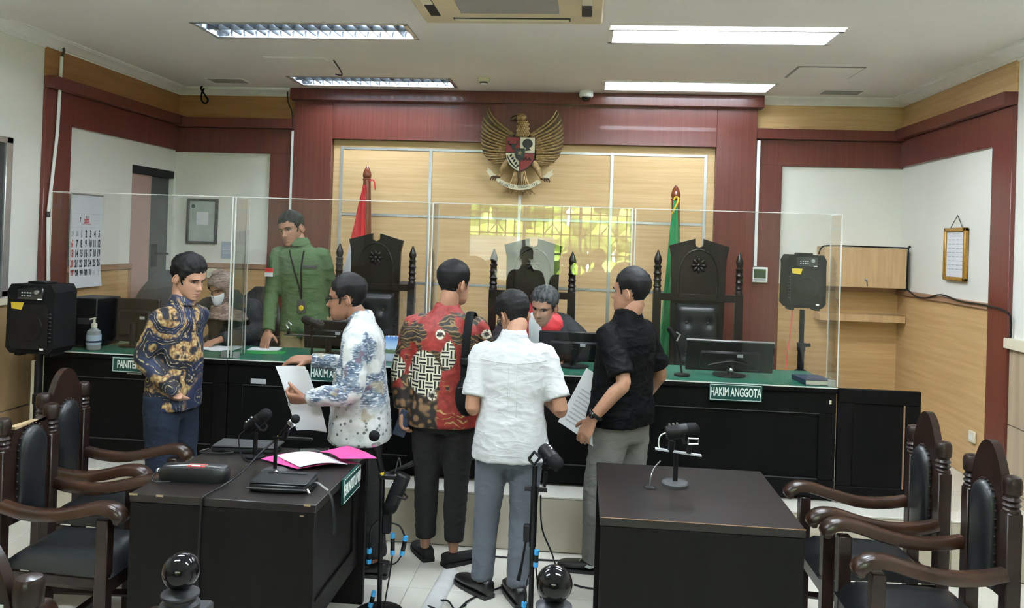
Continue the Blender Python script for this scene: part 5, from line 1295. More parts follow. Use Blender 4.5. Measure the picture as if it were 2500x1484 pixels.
MB().tube([(-.02, -.015, .46), (-.05, -.015, .42), (-.055, -.015, .32)], .004, 6, 3).build('cable', 'blackplastic', t); connector(t, (-.055, -.015, .31), (-.055, -.015, .265)); connector(t, (-.02, -.04, .115), (-.03, -.045, .07))
t = thing('microphone_stand', 'floor microphone stand with empty clip in front of the man in white shirt', 'microphone stand', (-.182, 3.72, 0))
for a in (.4, 2.5, 4.6): MB().tube([(0, 0, .09), (.26 * math.cos(a), .26 * math.sin(a), .012)], .009, 8).build('tripod_leg', 'blackplastic', t)
MB().tube([(0, 0, .06), (0, 0, .70)], .0125, 10).build('pole', 'blackplastic', t); MB().tube([(0, 0, .42), (0, 0, .70)], .017, 10).build('upper_pole', 'blackplastic', t)
MB().tube([(-.045, 0, .685), (.06, 0, .685)], .011, 8).build('cross_bolt', 'blackplastic', t); MB().tube([(.0, -.006, .69), (.0, -.01, .80)], [.011, .014], 10).build('mic_neck', 'blackplastic', t)
cl = MB().tube([(-.03, -.02, .83), (-.005, -.02, .865), (.022, -.02, .84), (-.004, -.02, .805), (-.03, -.02, .83)], .008, 6).build('mic_clip', 'blackplastic', t)
mic_pod(t, (.075, 0, .835), (.55, -.75, -.35), r=.036, L=.15); MB().tube([(.045, 0, .70), (.05, 0, .77)], .009, 8).build('pod_arm', 'blackplastic', t)
MB().box(-.045, -.012, -.016, .016, .44, .52, .005).build('cable_clamp', 'blackplastic', t); MB().tube([(-.03, -.01, .46), (-.045, -.02, .35), (-.06, -.03, .27)], [.006, .006, .010], 8, 2).build('spare_clip', 'blackplastic', t)
connector(t, (.02, -.012, .395), (.018, -.012, .345)); connector(t, (-.03, -.014, .15), (-.032, -.014, .105)); MB().tube([(.03, 0, .66), (.04, .02, .5), (.09, .1, .35), (.12, .2, .2), (.13, .3, .01)], .004, 6, 4).build('cable', 'blackplastic', t)
MB().tube([(.018, -.012, .34), (.03, -.0, .25), (.06, .05, .12), (.12, .1, .006)], .004, 6, 4).build('cable', 'blackplastic', t); MB().tube([(-.03, -.014, .16), (-.02, -.014, .26), (.0, -.014, .33)], .003, 6).build('cable', 'blackplastic', t)
# floor cables and cable cover
t = thing('cable_cover', 'white half round cable cover running along the tiled floor', 'cable cover', (-.655, 0, 0))
for y0, y1 in ((4.35, 3.46), (3.455, 2.46)):
    rings = [[V((.05 * math.cos(a) + (4.46 - y) * -.06, y, .0005 + .024 * math.sin(a))) for a in [PI * q / 10 for q in range(11)]] for y in (y0, y1)]; MB().loft(rings).build('cover_length', 'trunking', t, angle=60)
for lab, pts in (('black cable on the floor along the foot of the platform', [(-.55, 4.62, .006), (-.3, 4.60, .006), (0, 4.62, .006), (.12, 4.69, .006), (.4, 4.70, .006)]),
                 ('black cable curling from the cable cover past the black shoes', [(-.52, 3.98, .006), (-.6, 3.85, .006), (-.66, 3.86, .032), (-.72, 3.95, .006), (-.62, 3.98, .02), (-.55, 3.86, .03), (-.5, 4.05, .006), (-.3, 4.3, .006), (-.2, 4.6, .006)]),
                 ('black cable on the floor behind the ball post at the centre', [(.02, 4.30, .006), (.1, 4.27, .006), (.3, 4.26, .006), (.4, 4.3, .006)])):
    tag(MB().tube(pts, .005, 6, 6).build('floor_cable', 'blackplastic'), lab, 'cable')
# ================================================================== people
HP = [(-.120, .062, .030, .012), (-.114, .084, .015, .028), (-.100, .096, -.005, .042), (-.080, .099, -.030, .053), (-.055, .098, -.052, .060), (-.025, .096, -.070, .066), (0, .092, -.086, .071),
      (.03, .096, -.096, .0755), (.06, .089, -.096, .0755), (.085, .071, -.084, .066), (.103, .046, -.062, .050), (.115, .018, -.034, .028), (.119, -.006, -.012, .004)]
def _g(x, z, cx, cz, sx, sz): return math.exp(-((x - cx) / sx) ** 2 - ((z - cz) / sz) ** 2)
def head_pt(phi, z, face=True):
    f, b, w = interp(HP, z); c = (f + b) / 2; h = (f - b) / 2
    s_, co = math.sin(phi), math.cos(phi)
    x = w * math.copysign(abs(s_) ** .88, s_); y = c + h * math.copysign(abs(co) ** .92, co)
    if face and co > 0:
        a = abs(x)
        dy = .022 * _g(x, z, 0, -.030, .012, .012) + .014 * _g(x, z, 0, -.010, .009, .020) + .007 * _g(a, z, .014, -.034, .007, .008) - .011 * _g(a, z, .031, .003, .016, .011) + .005 * _g(a, z, .03, .024, .022, .009) \
            + .004 * _g(a, z, .045, -.025, .02, .02) + .006 * _g(x, z, 0, -.060, .024, .006) + .007 * _g(x, z, 0, -.074, .020, .006) - .005 * _g(x, z, 0, -.067, .026, .0028) + .005 * _g(x, z, 0, -.102, .022, .012)
        y += dy * min(1, co * 3)
    return V((x, y, z))
def head_grid(nphi, nz, face=True):
    vs_ = []
    for i in range(nz + 1):
        u = i / nz; z = -.120 + .239 * (u * .86 + .14 * (3 * u * u - 2 * u ** 3))
        for j in range(nphi):
            t = 2 * PI * j / nphi; phi = t - .5 * math.sin(t)
            vs_.append((phi, z, head_pt(phi, z, face)))
    return vs_
HAIRL = [(0, .066), (.5, .066), (.85, .052), (1.1, .03), (1.28, -.022), (1.42, -.03), (1.52, .012), (1.85, .016), (2.1, -.03), (2.5, -.062), (3.15, -.07)]
def hair_mesh(thick=.016, top=.010, tuft=.004, line=HAIRL, drop=0.):
    nphi, nz = 60, 40; g = head_grid(nphi, nz, False); vs_ = []; keep = []
    for phi, z, p in g:
        a = abs((phi + PI) % (2 * PI) - PI); zh = interp(line, a)[0] - drop * max(0, (a - 1.9)) + .005 * noise.noise(V((phi * 5, 1.3, 0))) + .003 * noise.noise(V((phi * 17, 4.3, 0)))
        m = (z - zh); k_ = max(0, min(1, m / .055)) ** .8
        n = V((p.x / .0755 ** 2, p.y / .096 ** 2, p.z / .12 ** 2)).normalized()
        th = thick * k_ * (.75 + .25 * min(1, max(0, (z + .05) / .1))) + top * k_ * max(0, n.z) ** 1.5
        if k_ > .2: th += tuft * noise.noise(p * 55) + tuft * .8 * noise.noise(p * 120)
        vs_.append(p + n * (th + .0008)); keep.append(m > -.006)
    fs = []
    for i in range(nz):
        for j in range(nphi):
            q = (i * nphi + j, i * nphi + (j + 1) % nphi, (i + 1) * nphi + (j + 1) % nphi, (i + 1) * nphi + j)
            if all(keep[k_] for k_ in q): fs.append(q)
    fs.append(tuple(range(nz * nphi, (nz + 1) * nphi)))
    return vs_, fs
def hand_mb(W, d, n, side, curl=(.35, .35, .35), spread=.06, thumb=.5, sc=1.):
    """W wrist, d towards the fingers, n palm facing; side +1 right hand"""
    d = V(d).normalized(); n = V(n); n = (n - d * n.dot(d)).normalized(); t = d.cross(n) * side   # towards the thumb
    W = V(W); m = MB(); s = sc
    rings = []
    for u, hw, ht in ((-.02, .026, .022), (.0, .028, .020), (.03, .036, .017), (.06, .041, .015), (.085, .041, .013), (.095, .036, .009)):
        c = W + d * u * s; rings.append([c + t * (hw * s * math.copysign(abs(math.cos(a)) ** .7, math.cos(a))) + n * (ht * s * math.copysign(abs(math.sin(a)) ** .7, math.sin(a))) for a in [2 * PI * j / 16 for j in range(16)]])
    m.loft(rings)
    for i, (off, L) in enumerate(((.030, .072), (.010, .080), (-.010, .074), (-.029, .058))):
        p = W + (d * .085 + t * off) * s; dr = (d + t * off * 6 * spread).normalized(); pts = [p - dr * .02 * s, p]; a = 0
        for seg, k_ in zip((.44, .31, .25), curl):
            a += k_ * (1 + .08 * i); dd = dr * math.cos(a) + n * math.sin(a); p = p + dd * L * seg * s; pts.append(p)
        m.capsule(pts, [.0105 * s, .0102 * s, .0095 * s, .0085 * s, .0072 * s], 8)
    p = W + (d * .022 + t * .026 + n * .006) * s; dt = (d * .62 + t * .72 + n * .30 * thumb).normalized(); pts = [p - dt * .012 * s, p]
    for seg, k_ in ((.034, 0), (.030, .35 * thumb), (.024, .35 * thumb)):
        dt = (dt * 1 + d * .30 * (1 if k_ else 0) + n * k_).normalized(); p = p + dt * seg * s; pts.append(p)
    m.capsule(pts, [.013 * s, .013 * s, .0115 * s, .0105 * s, .008 * s], 8)
    return m
def wrinkle(mb, amp, sc=(6, 6, 9), seed=0., fold=None):
    """soft cloth folds pushed along the normals"""
    for i, (v, n) in enumerate(zip(mb.v, mb.n)):
        p = V((v.x * sc[0] + v.z * 2.5 + seed, v.y * sc[1], v.z * sc[2])); q = p * 2.0 + V((5, 1, 2))
        r = max(0, 1 - abs(noise.noise(p)) * 3.0); r2 = max(0, 1 - abs(noise.noise(q)) * 3.0)
        mb.v[i] = v + n * (amp * (.55 * r * r + .3 * r2 * r2 + .35 * noise.noise(p * .5) - .2))
    return mb
class Person:
    def __init__(s, label, root, yaw, H=1.70, lean=(0, 0), skin='skin', bulk=1., twist=0., head=None, hyaw=None, hpitch=0., hroll=0., hoff=(0, 0, 0)):
        s.root = V(root); s.k = H / 1.70; s.yaw = yaw; s.skin = skin; s.bulk = bulk
        s.F = V((math.cos(yaw), math.sin(yaw), 0)); s.R = V((math.sin(yaw), -math.cos(yaw), 0))
        ty = yaw + twist; s.TF = V((math.cos(ty), math.sin(ty), 0)); s.TR = V((math.sin(ty), -math.cos(ty), 0))
        s.lean = lean; s.label = label; s.body = MB(); s.parts = []; s.zb = .90
        hy = yaw if hyaw is None else hyaw
        f = V((math.cos(hy) * math.cos(hpitch), math.sin(hy) * math.cos(hpitch), math.sin(hpitch)))
        B = basis(f); s.HB = B @ Matrix.Rotation(hroll, 3, 'Y')
        s.hc = (s.ctr(1.575) + V(hoff)) if head is None else V(head) - s.root
    def ctr(s, z):
        """spine point at standing height z (m for a 1.70 person)"""
        u = max(0, (z - s.zb) / .5); return (s.F * s.lean[0] + s.R * s.lean[1]) * (u ** 1.3) * s.k + V((0, 0, z * s.k))
    def ring(s, z, a, b, n=24, e=.82, up=0., fb=0.):
        tw = max(0, min(1, (z - .9) / .4)); r = (s.R * (1 - tw) + s.TR * tw).normalized(); f = (s.F * (1 - tw) + s.TF * tw).normalized()
        c = s.ctr(z) + f * fb; a *= s.k * s.bulk; b *= s.k * s.bulk
        return [c + r * (a * math.copysign(abs(math.cos(q)) ** e, math.cos(q))) + f * (b * math.copysign(abs(math.sin(q)) ** e, math.sin(q))) for q in [2 * PI * j / n for j in range(n)]]
    def shoulder(s, side, w=.172, z=1.350): return s.ctr(z) + s.TR * side * w * s.k * s.bulk ** .5
    def local(s, p): return V(p) - s.root
    def torso(s, mb, hem, belly=0., flare=0.):
        tab = [(hem, .185 + flare, .125 + flare + belly * .6), (hem + .08, .183 + flare * .8, .125 + belly * .8 + flare * .6), (.98, .172 + flare * .4, .117 + belly), (1.10, .172, .115 + belly * .7), (1.22, .183, .12), (1.31, .184, .113), (1.362, .158, .094), (1.40, .100, .072), (1.44, .066, .062), (1.462, .060, .058)]
        mb.loft([s.ring(z, a, b, fb=belly * .35 if z < 1.2 else -.008) for z, a, b in tab])
    def sleeve(s, mb, side, E, W, upto=1., r=(.060, .057, .050, .042), n=14):
        S = s.shoulder(side) - V((0, 0, (r[0] - .050) * s.k)); E = s.local(E); W = s.local(W); k_ = s.k
        inn = s.ctr(1.33) + s.TR * side * .09
        if upto < 1: mb.tube([inn, S, S + (E - S) * .45, S + (E - S) * upto], [r[0] * .72 * k_, r[0] * k_, (r[0] * .6 + r[1] * .4) * k_, r[1] * k_ * 1.06], n, 3)
        else: mb.tube([inn, S, S + (E - S) * .5, E, E + (W - E) * .5, E + (W - E) * (upto - 1 if upto > 1 else 1) * .97], [r[0] * .72 * k_, r[0] * k_, r[1] * k_ * 1.05, r[1] * k_ * .95, r[2] * k_, r[3] * k_], n, 3)
    def arm(s, side, E, W, hand, bare_from=.5):
        """bare arm and hand as part of the body mesh"""
        S = s.shoulder(side); E = s.local(E); W = s.local(W); m = MB(); k_ = s.k
        m.tube([S, S + (E - S) * .5, E, E + (W - E) * .3, W], [.048 * k_, .045 * k_, .038 * k_, .040 * k_, .027 * k_], 14, 3)
        m2 = hand_mb(W, *hand[:2], side, *hand[2:]); m.add(m2.v, m2.f); q = remesh(m, .0042, 3); s.body.add(q.v, q.f)
    def trousers(s, mat, feet, knees=None, r=(.098, .072, .058), seat=0., name='trousers', hips=.088, shoes=None, cuff=.10):
        k_ = s.k; m = MB()
        m.loft([s.ring(z, a, b, fb=-seat) for z, a, b in ((.74, .15, .10), (.80, .168, .114), (.88, .162, .110), (.94, .13, .09))])
        for i, side in enumerate((-1, 1)):
            f = s.local(feet[i][0]); hip = V((0, 0, .86 * k_)) + s.R * side * hips * k_; ank = V((f.x, f.y, cuff * k_ + f.z))
            kn = s.local(knees[i]) if knees else hip + (ank - hip) * .5 + s.F * .02
            m.tube([hip + V((0, 0, .03)), hip + (kn - hip) * .35, kn, kn + (ank - kn) * .5, ank], [r[0] * k_, r[0] * .97 * k_, r[1] * k_, (r[1] * .5 + r[2] * .5) * k_, r[2] * k_], 16, 3)
            s.body.tube([hip, kn, ank, ank - V((0, 0, .055 * k_))], [.06, .05, .032, .024], 10)
        q = remesh(m, .013, 5); wrinkle(q, .007, (7, 7, 10), s.root.x); s.parts.append((name, mat, q))
    def shoe(s, foot, yaw, mat='shoeblack', L=.27, high=.075, sole='shoeblack', name='shoe', slim=1.):
        c = s.local(foot); f = V((math.cos(yaw), math.sin(yaw), 0)); r = V((f.y, -f.x, 0)); m = MB(); rings = []; sr = []
        for u, w, h in ((-.26, .022, .05), (-.25, .030, high * .95), (-.14, .036, high), (.0, .040, high * .95), (.15, .045, high * .66), (.40, .050, high * .52), (.60, .046, high * .46), (.70, .030, high * .36), (.735, .012, high * .2)):
            p = c + f * u * L; w *= slim
            rings.append([p + r * (w * math.copysign(abs(math.cos(a)) ** .8, math.cos(a))) + V((0, 0, .016 + h * .5 + h * .5 * math.copysign(abs(math.sin(a)) ** .7, math.sin(a)))) for a in [2 * PI * j / 16 for j in range(16)]])
            sr.append([p + r * (w + .004) * a + V((0, 0, b)) for a, b in ((-1, 0), (1, 0), (1, .02), (-1, .02))])
        m.loft(rings); s.parts.append((name, mat, m, [('sole', sole, MB().loft(sr))]))
        return c, f, r
    def finish(s, hair='hair', hair_kw=None, face=True, brow=True, glasses=False, hs=1., extra_head=None, neck=True):
        B = s.HB; hc = s.hc; k_ = s.k * hs
        def H(p): return hc + B @ (V(p) * k_)
        s.H = H
        g = head_grid(64, 52); n = 64; vs_ = [H(p) for _, _, p in g]; fs = []
        for i in range(52):
            for j in range(n): fs.append((i * n + j, i * n + (j + 1) % n, (i + 1) * n + (j + 1) % n, (i + 1) * n + j))
        fs.append(tuple(range(n))[::-1]); fs.append(tuple(range(52 * n, 53 * n))); s.body.add(vs_, fs)
        for sd in (-1, 1):
            e = MB(); R_ = Matrix.Rotation(sd * .35, 3, 'Z') @ Matrix.Rotation(-.2, 3, 'X')
            e.ball((0, 0, 0), (.008, .018, .031), 12, 10); rim = [(sd * .004, .016 * math.cos(a) - .002, .029 * math.sin(a) + .002) for a in [PI * 2 * q / 14 for q in range(10)]]
            e.tube(rim, .005, 6); s.body.add([H(R_ @ p + V((sd * .074, -.012, -.012))) for p in e.v], e.f)
        if neck:
            nb = s.ctr(1.40); top = H((0, -.022, -.06)); s.body.tube([nb, nb + (top - nb) * .5, top, H((0, -.012, -.02))], [.066 * s.k, .056 * s.k, .054 * s.k, .045 * s.k], 16, 2)
        # hidden trunk joins the limbs into one figure
        s.body.loft([s.ring(z, a, b) for z, a, b in ((.84, .12, .08), (1.0, .13, .085), (1.2, .14, .085), (1.34, .13, .075), (1.42, .06, .05))])
        root = s.body.build('person', s.skin, None, s.root, angle=80); s.obj = root; tag(root, s.label, 'person')
        if hair:
            hv, hf = hair_mesh(**(hair_kw or {})); MB().add([H(p) for p in hv], hf).build('hair', hair, root, angle=80)
        if face:
            for sd in (-1, 1):
                y0 = head_pt(.33, .004).y
                ew = MB(); ew.ball((0, 0, 0), (.0125, .007, .0052), 12, 8); MB().add([H(p + V((sd * .031, y0 - .0035, .003))) for p in ew.v], ew.f).build('eye', 'eyewhite', root)
                ir = MB(); ir.ball((0, 0, 0), (.0052, .004, .0050), 10, 6); MB().add([H(p + V((sd * .031, y0 + .0012, .0025))) for p in ir.v], ir.f).build('iris', 'hair', root)
                lid = [(sd * .017, y0 - .001, .005), (sd * .026, y0 + .004, .0085), (sd * .036, y0 + .002, .0085), (sd * .045, y0 - .006, .004)]
                MB().tube([H(p) for p in lid], .0022 * k_, 6, 3).build('eyelash', 'hair', root)
                if brow: MB().tube([H(p) for p in ((sd * .015, .0985, .020), (sd * .028, .0975, .0255), (sd * .042, .089, .024), (sd * .052, .078, .018))], [.002 * k_, .0035 * k_, .003 * k_, .0015 * k_], 6, 3).build('eyebrow', 'hair', root)
            for zz, w_, t_ in ((-.0625, .021, .0032), (-.0715, .019, .0040)):
                yy = .1005; MB().tube([H(p) for p in ((-w_, yy - .010, zz - .001), (-w_ * .5, yy - .001, zz + .001), (0, yy + .0015, zz), (w_ * .5, yy - .001, zz + .001), (w_, yy - .010, zz - .001))], [.0015, t_, t_, t_, .0015], 6, 3).build('lip', 'lips', root)
        if glasses:
            gl_ = MB()
            for sd in (-1, 1):
                gl_.tube([H((sd * .033 + .024 * math.cos(a), .109, .002 + .017 * math.sin(a))) for a in [2 * PI * q / 16 for q in range(17)]], .0018, 6); gl_.tube([H((sd * .056, .107, .006)), H((sd * .074, .06, .008)), H((sd * .082, -.01, .004))], .0022, 6)
            gl_.tube([H((-.010, .111, .004)), H((.010, .111, .004))], .002, 6); go = gl_.build('glasses', 'blackplastic', root)
            for sd in (-1, 1): l = MB(); l.add([H((sd * .033 + .022 * math.cos(a), .109, .002 + .015 * math.sin(a))) for a in [2 * PI * q / 16 for q in range(16)]], [tuple(range(16))]); l.build('lens', 'lensglass', go)
        for p in s.parts:
            o = p[2].build(p[0], p[1], root, angle=80 if not hasattr(p[2], 'flat') else 30)
            if len(p) > 3:
                for nm, mt, mb_ in p[3]: mb_.build(nm, mt, o, angle=40)
        return root
    def shirt(s, mat, hem, arms, name='shirt', belly=0., flare=0., amp=.008, voxel=.011, it=6, collar=None, seedz=0., tabs=False):
        m = MB(); s.torso(m, hem, belly, flare)
        for a in arms: s.sleeve(m, *a[:3], **(a[3] if len(a) > 3 else {}))
        q = remesh(m, voxel, it); wrinkle(q, amp, (7, 7, 11), s.root.x * 3 + seedz); subs = []
        if collar: subs.append(('collar', collar, s.collar_mb()))
        s.parts.append((name, mat, q, subs)); return q
    def collar_mb(s, stand=.028, r=.061):
        c = s.ctr(1.435); up = (s.hc - c).normalized(); up = (up + V((0, 0, 2.2))).normalized(); rings = []; f = s.TF; rr = s.TR
        for h, k_, dr in ((-.012, 1.12, 0), (.0, 1.08, 0), (stand, .98, 0), (stand + .004, 1.03, 0), (stand - .004, 1.12, .0), (-.006, 1.34, 0), (-.012, 1.32, 0)):
            rings.append([c + up * h * s.k + (rr * math.cos(a) * r + f * math.sin(a) * r * .95) * k_ * s.k + V((0, 0, -.022 * max(0, math.sin(a)) * s.k)) for a in [2 * PI * j / 28 for j in range(28)]])
        return MB().loft(rings, cap=False)

# ---- 1: man in navy batik, left
A = Person('man in navy and gold batik shirt with hand in pocket, looking down', (-2.365, 4.48, 0), -.18, 1.70, (.05, 0), 'skinlight', .93, head=(-2.285, 4.47, 1.562), hyaw=-.30, hpitch=-.34, hroll=.05)
eR, wR = (-2.44, 4.29, 1.11), (-2.255, 4.335, .895); eL, wL = (-2.40, 4.66, 1.10), (-2.30, 4.60, .90)
A.shirt('batiknavy', .80, [(1, eR, wR), (-1, eL, wL)], belly=.03, flare=.0, collar='batiknavy')
A.arm(1, eR, wR, ((-.55, .70, -.45), (0, .4, 1), (.2, .2, .2))); A.arm(-1, eL, wL, ((-.15, -.3, -.9), (0, -1, 0), (.2, .2, .2)))
A.trousers('trousernavy', [((-2.36, 4.58, 0),), ((-2.38, 4.37, 0),)], r=(.10, .082, .070)); A.shoe((-2.36, 4.58, 0), -.1); A.shoe((-2.38, 4.37, 0), -.25)
A.finish(hair_kw=dict(thick=.017, top=.018, tuft=.007))
# ---- 4: man in white and blue batik with glasses
B_ = Person('man with glasses in white and blue batik shirt handing over white papers', (-1.16, 4.27, 0), PI + .12, 1.665, (.03, 0), 'skindark', 1.02, head=(-1.262, 4.25, 1.498), hyaw=PI + .10, hpitch=-.12)
eL, wL = (-1.16, 4.03, 1.03), (-1.40, 4.03, .985); eR, wR = (-1.30, 4.50, 1.10), (-1.52, 4.42, 1.125)
B_.shirt('batikwhite', .745, [(-1, eL, wL, dict(r=(.074, .066, .058, .044))), (1, eR, wR)], belly=.035, flare=.022, collar='batikwhite', amp=.009)
B_.arm(-1, eL, wL, ((-1, .05, -.05), (.1, .55, .5), (.9, .9, .5), .05, .9)); B_.arm(1, eR, wR, ((-1, -.1, .0), (0, .35, -1), (.25, .3, .25), .10, .5))
B_.trousers('trouserdark', [((-1.16, 4.37, 0),), ((-1.06, 4.25, 0),)], r=(.10, .082, .068)); B_.shoe((-1.16, 4.37, 0), PI); B_.shoe((-1.05, 4.25, 0), PI - .15)
bo = B_.finish(hair_kw=dict(thick=.018, top=.010, tuft=.003), glasses=True)
wt = MB().tube([B_.local(wL) + V((.03, .03 * math.cos(a), .03 * math.sin(a))) for a in [2 * PI * q / 14 for q in range(15)]], .006, 6).build('bracelet', 'navycover', bo)
rg = MB().tube([B_.local((-1.49, 4.035, .955)) + V((.0, .011 * math.cos(a), .011 * math.sin(a))) for a in [2 * PI * q / 12 for q in range(13)]], .003, 6).build('ring', 'silver', bo)
t = thing('paper_sheets', 'white sheets held by the man in white and blue batik', 'paper', (-1.45, 4.05, .95))
bent_sheet(lambda u, v: (-.14 + .17 * u + .10 * v + .03 * math.sin(v * 2), .035 - .03 * u + .02 * math.sin(u * 3), .185 - .33 * v + .01 * u), .003).build('sheet', 'paper', t); bent_sheet(lambda u, v: (-.135 + .175 * u + .115 * v, .05 - .03 * u + .02 * math.sin(u * 3), .175 - .32 * v), .002).build('sheet', 'paper', t)
# ---- 5: man in red batik, back view
C_ = Person('man in red and black batik shirt seen from behind, phone in his left hand', (-.755, 4.50, 0), PI / 2 + .05, 1.71, (.02, 0), 'skin', 1.08, twist=-.04, head=(-.722, 4.52, 1.582), hyaw=PI / 2 - .55, hpitch=-.08)
eL, wL = (-1.005, 4.50, 1.08), (-.985, 4.46, .865); eR, wR = (-.50, 4.58, 1.10), (-.56, 4.80, 1.08)
C_.shirt('batikred', .775, [(-1, eL, wL, dict(r=(.072, .066, .058, .046))), (1, eR, wR)], flare=.006, collar='batikred', amp=.006)
C_.arm(-1, eL, wL, ((.0, -.15, -1), (1, .1, 0), (.5, .6, .4), .05, .8)); C_.arm(1, eR, wR, ((-.3, .9, .1), (-.8, 0, -.4), (.4, .5, .4)))
C_.trousers('trouserdark', [((-.835, 4.50, 0),), ((-.665, 4.46, 0),)], r=(.098, .074, .056), cuff=.13); C_.shoe((-.835, 4.535, 0), 2.05, 'suede', .26, .06, 'suede'); C_.shoe((-.665, 4.47, 0), .75, 'suede', .26, .06, 'suede')
co = C_.finish(hair_kw=dict(thick=.013, top=.012, tuft=.0015, drop=-.01))
t = thing('mobile_phone', 'dark phone in the hand of the man in red batik', 'phone', (-.972, 4.43, .79), .3)
p = MB().cbox((0, 0, 0), (.037, .005, .075), .004); MB().add(p.v, p.f, Matrix.Rotation(.35, 3, 'Y')).build('body', 'navycover', t); p = MB().cbox((.012, -.006, .05), (.014, .002, .014), .001); MB().add(p.v, p.f, Matrix.Rotation(.35, 3, 'Y')).build('camera_bump', 'blackgloss', t)
t = thing('shoulder_bag', 'small black bag on a strap over the shoulder of the man in red batik', 'bag', (-.645, 4.35, 0))
MB().tube([(.035, .28, 1.30), (.045, .17, 1.40), (.04, .06, 1.43), (.035, .0, 1.34), (.03, -.02, 1.20), (.028, -.02, 1.10), (.028, -.03, 1.02)], .023, 8, 4, flat=.22, side=(1, 0, 0)).build('strap', 'blackmatte', t); MB().box(.006, .05, -.045, -.02, 1.15, 1.19, .004).build('buckle', 'blackplastic', t)
q = MB(); q.ball((0, 0, 0), (.065, .05, .11), 18, 12); MB().add(q.v, q.f, None, (.045, -.02, .98)).build('pouch', 'blackmatte', t); MB().tube([(-.0, -.063, 1.03), (.045, -.072, 1.04), (.09, -.062, 1.03)], .003, 6, 3).build('zip', 'darkgrey', t)
# ---- 6: man in white short sleeved shirt
D_ = Person('man in white short sleeved shirt and grey trousers seen from behind, head bowed', (-.330, 4.08, 0), PI / 2 + .10, 1.60, (.05, 0), 'skin', 1.02, head=(-.345, 4.215, 1.445), hyaw=PI / 2 + .55, hpitch=-.50, hroll=-.06)
eL, wL = (-.530, 4.03, .985), (-.46, 4.25, 1.0); eR, wR = (-.075, 4.06, .99), (-.17, 4.27, 1.0)
D_.shirt('shirtwhite', .775, [(-1, eL, wL, dict(upto=.80, r=(.066, .066, .06, .05))), (1, eR, wR, dict(upto=.80, r=(.066, .066, .06, .05)))], belly=.03, flare=.026, collar='shirtwhite', amp=.008, voxel=.009, it=4)
D_.arm(-1, eL, wL, ((.35, .9, .1), (.9, -.3, -.2), (.6, .7, .4))); D_.arm(1, eR, wR, ((-.35, .9, .1), (-.9, -.3, -.2), (.6, .7, .4)))
D_.trousers('trousergrey', [((-.46, 4.11, 0),), ((-.27, 4.05, 0),)], r=(.094, .074, .060), seat=.01, cuff=.085, hips=.095); D_.shoe((-.46, 4.12, 0), 2.35, 'shoeblack', .28, .08); D_.shoe((-.265, 4.06, 0), 1.9, 'shoeblack', .28, .085)
do = D_.finish(hair_kw=dict(thick=.018, top=.014, tuft=.006), glasses=True)
def surf(q, o, d):
    """first hit on a garment mesh"""
    if not hasattr(q, 'bvh'): q.bvh = BVHTree.FromPolygons(q.v, q.f)
    h = q.bvh.ray_cast(V(o), V(d).normalized()); return h[0]
def seam(q, P, pts, side, r, name, mat, parent):
    """pts (x along the person's right, z); side +1 front, -1 back"""
    out = []
    for x, z in pts:
        h = surf(q, P.ctr(0) + P.TR * x + V((0, 0, z)) + P.TF * side * .6, -P.TF * side)
        if h is not None: out.append(h)
    if len(out) > 2: MB().tube(out, r, 6).build(name, mat, parent)
qs = [p[2] for p in D_.parts if p[0] == 'shirt'][0]
seam(qs, D_, [(-.17 + .34 * i / 16, 1.235 - .012 * math.sin(i / 16 * PI)) for i in range(17)], -1, .0026, 'yoke_seam', 'shirtwhite', do)
for x in (-.022, .022): seam(qs, D_, [(x, 1.22 - .26 * i / 10) for i in range(11)], -1, .0026, 'pleat_fold', 'shirtwhite', do)
seam(qs, D_, [(-.17 + .34 * i / 16, .785 - .012 * math.sin(i / 16 * PI)) for i in range(17)], -1, .0018, 'hem_seam', 'shirtwhite', do)
# ---- 8: man in black shirt
E_ = Person('man in black short sleeved shirt and grey trousers holding papers at his side', (.255, 4.49, 0), PI - .62, 1.72, (.0, .02), 'skin', 1.10, twist=.0, head=(.287, 4.50, 1.572), hyaw=PI - .50, hpitch=-.02)
eL, wL = (.245, 4.225, 1.115), (.085, 4.24, .91); eR, wR = (.48, 4.68, 1.10), (.42, 4.80, .95)
E_.shirt('shirtblack', .835, [(-1, eL, wL, dict(upto=.88, r=(.066, .070, .06, .05))), (1, eR, wR, dict(upto=.88, r=(.066, .070, .06, .05)))], belly=.02, flare=.012, collar='shirtblack', amp=.009, voxel=.010, it=4)
E_.arm(-1, eL, wL, ((-.42, -.05, -.9), (.45, .85, -.1), (.30, .45, .35), .16, .8)); E_.arm(1, eR, wR, ((-.4, .4, -.8), (-.5, -.5, 0), (.4, .5, .4)))
E_.trousers('trouserlight', [((.125, 4.50, 0),), ((.33, 4.64, 0),)], knees=[(.135, 4.45, .46), (.32, 4.58, .47)], r=(.108, .082, .066), cuff=.06)
c, f, r = E_.shoe((.135, 4.50, 0), PI - .10, 'shoeblack', .29, .075, 'shoeblack', 'sneaker'); E_.shoe((.36, 4.66, 0), PI - .8, 'shoeblack', .29, .075, 'shoeblack', 'sneaker')
eo = E_.finish(hair_kw=dict(thick=.015, top=.016, tuft=.002, line=[(0, .066), (.5, .066), (.85, .058), (1.1, .05), (1.28, .0), (1.42, -.01), (1.52, .02), (1.85, .02), (2.1, -.02), (2.5, -.045), (3.15, -.055)]))
sw = [(-.045, .004), (-.02, -.006), (.02, .004), (.065, .024), (.02, .014), (-.012, .010), (-.03, .016)]
MB().prism(sw, .003, frame_m((1, 0, 0), (0, 0, 1)), c + V((-.015, -.046, .040))).build('shoe_stripe', 'paper', eo)
for q in range(3): MB().tube([c + f * (.035 + q * .022) + r * .02 + V((0, 0, .080 - q * .010)), c + f * (.045 + q * .022) - r * .02 + V((0, 0, .080 - q * .010))], .004, 6).build('shoe_lace', 'paper', eo)
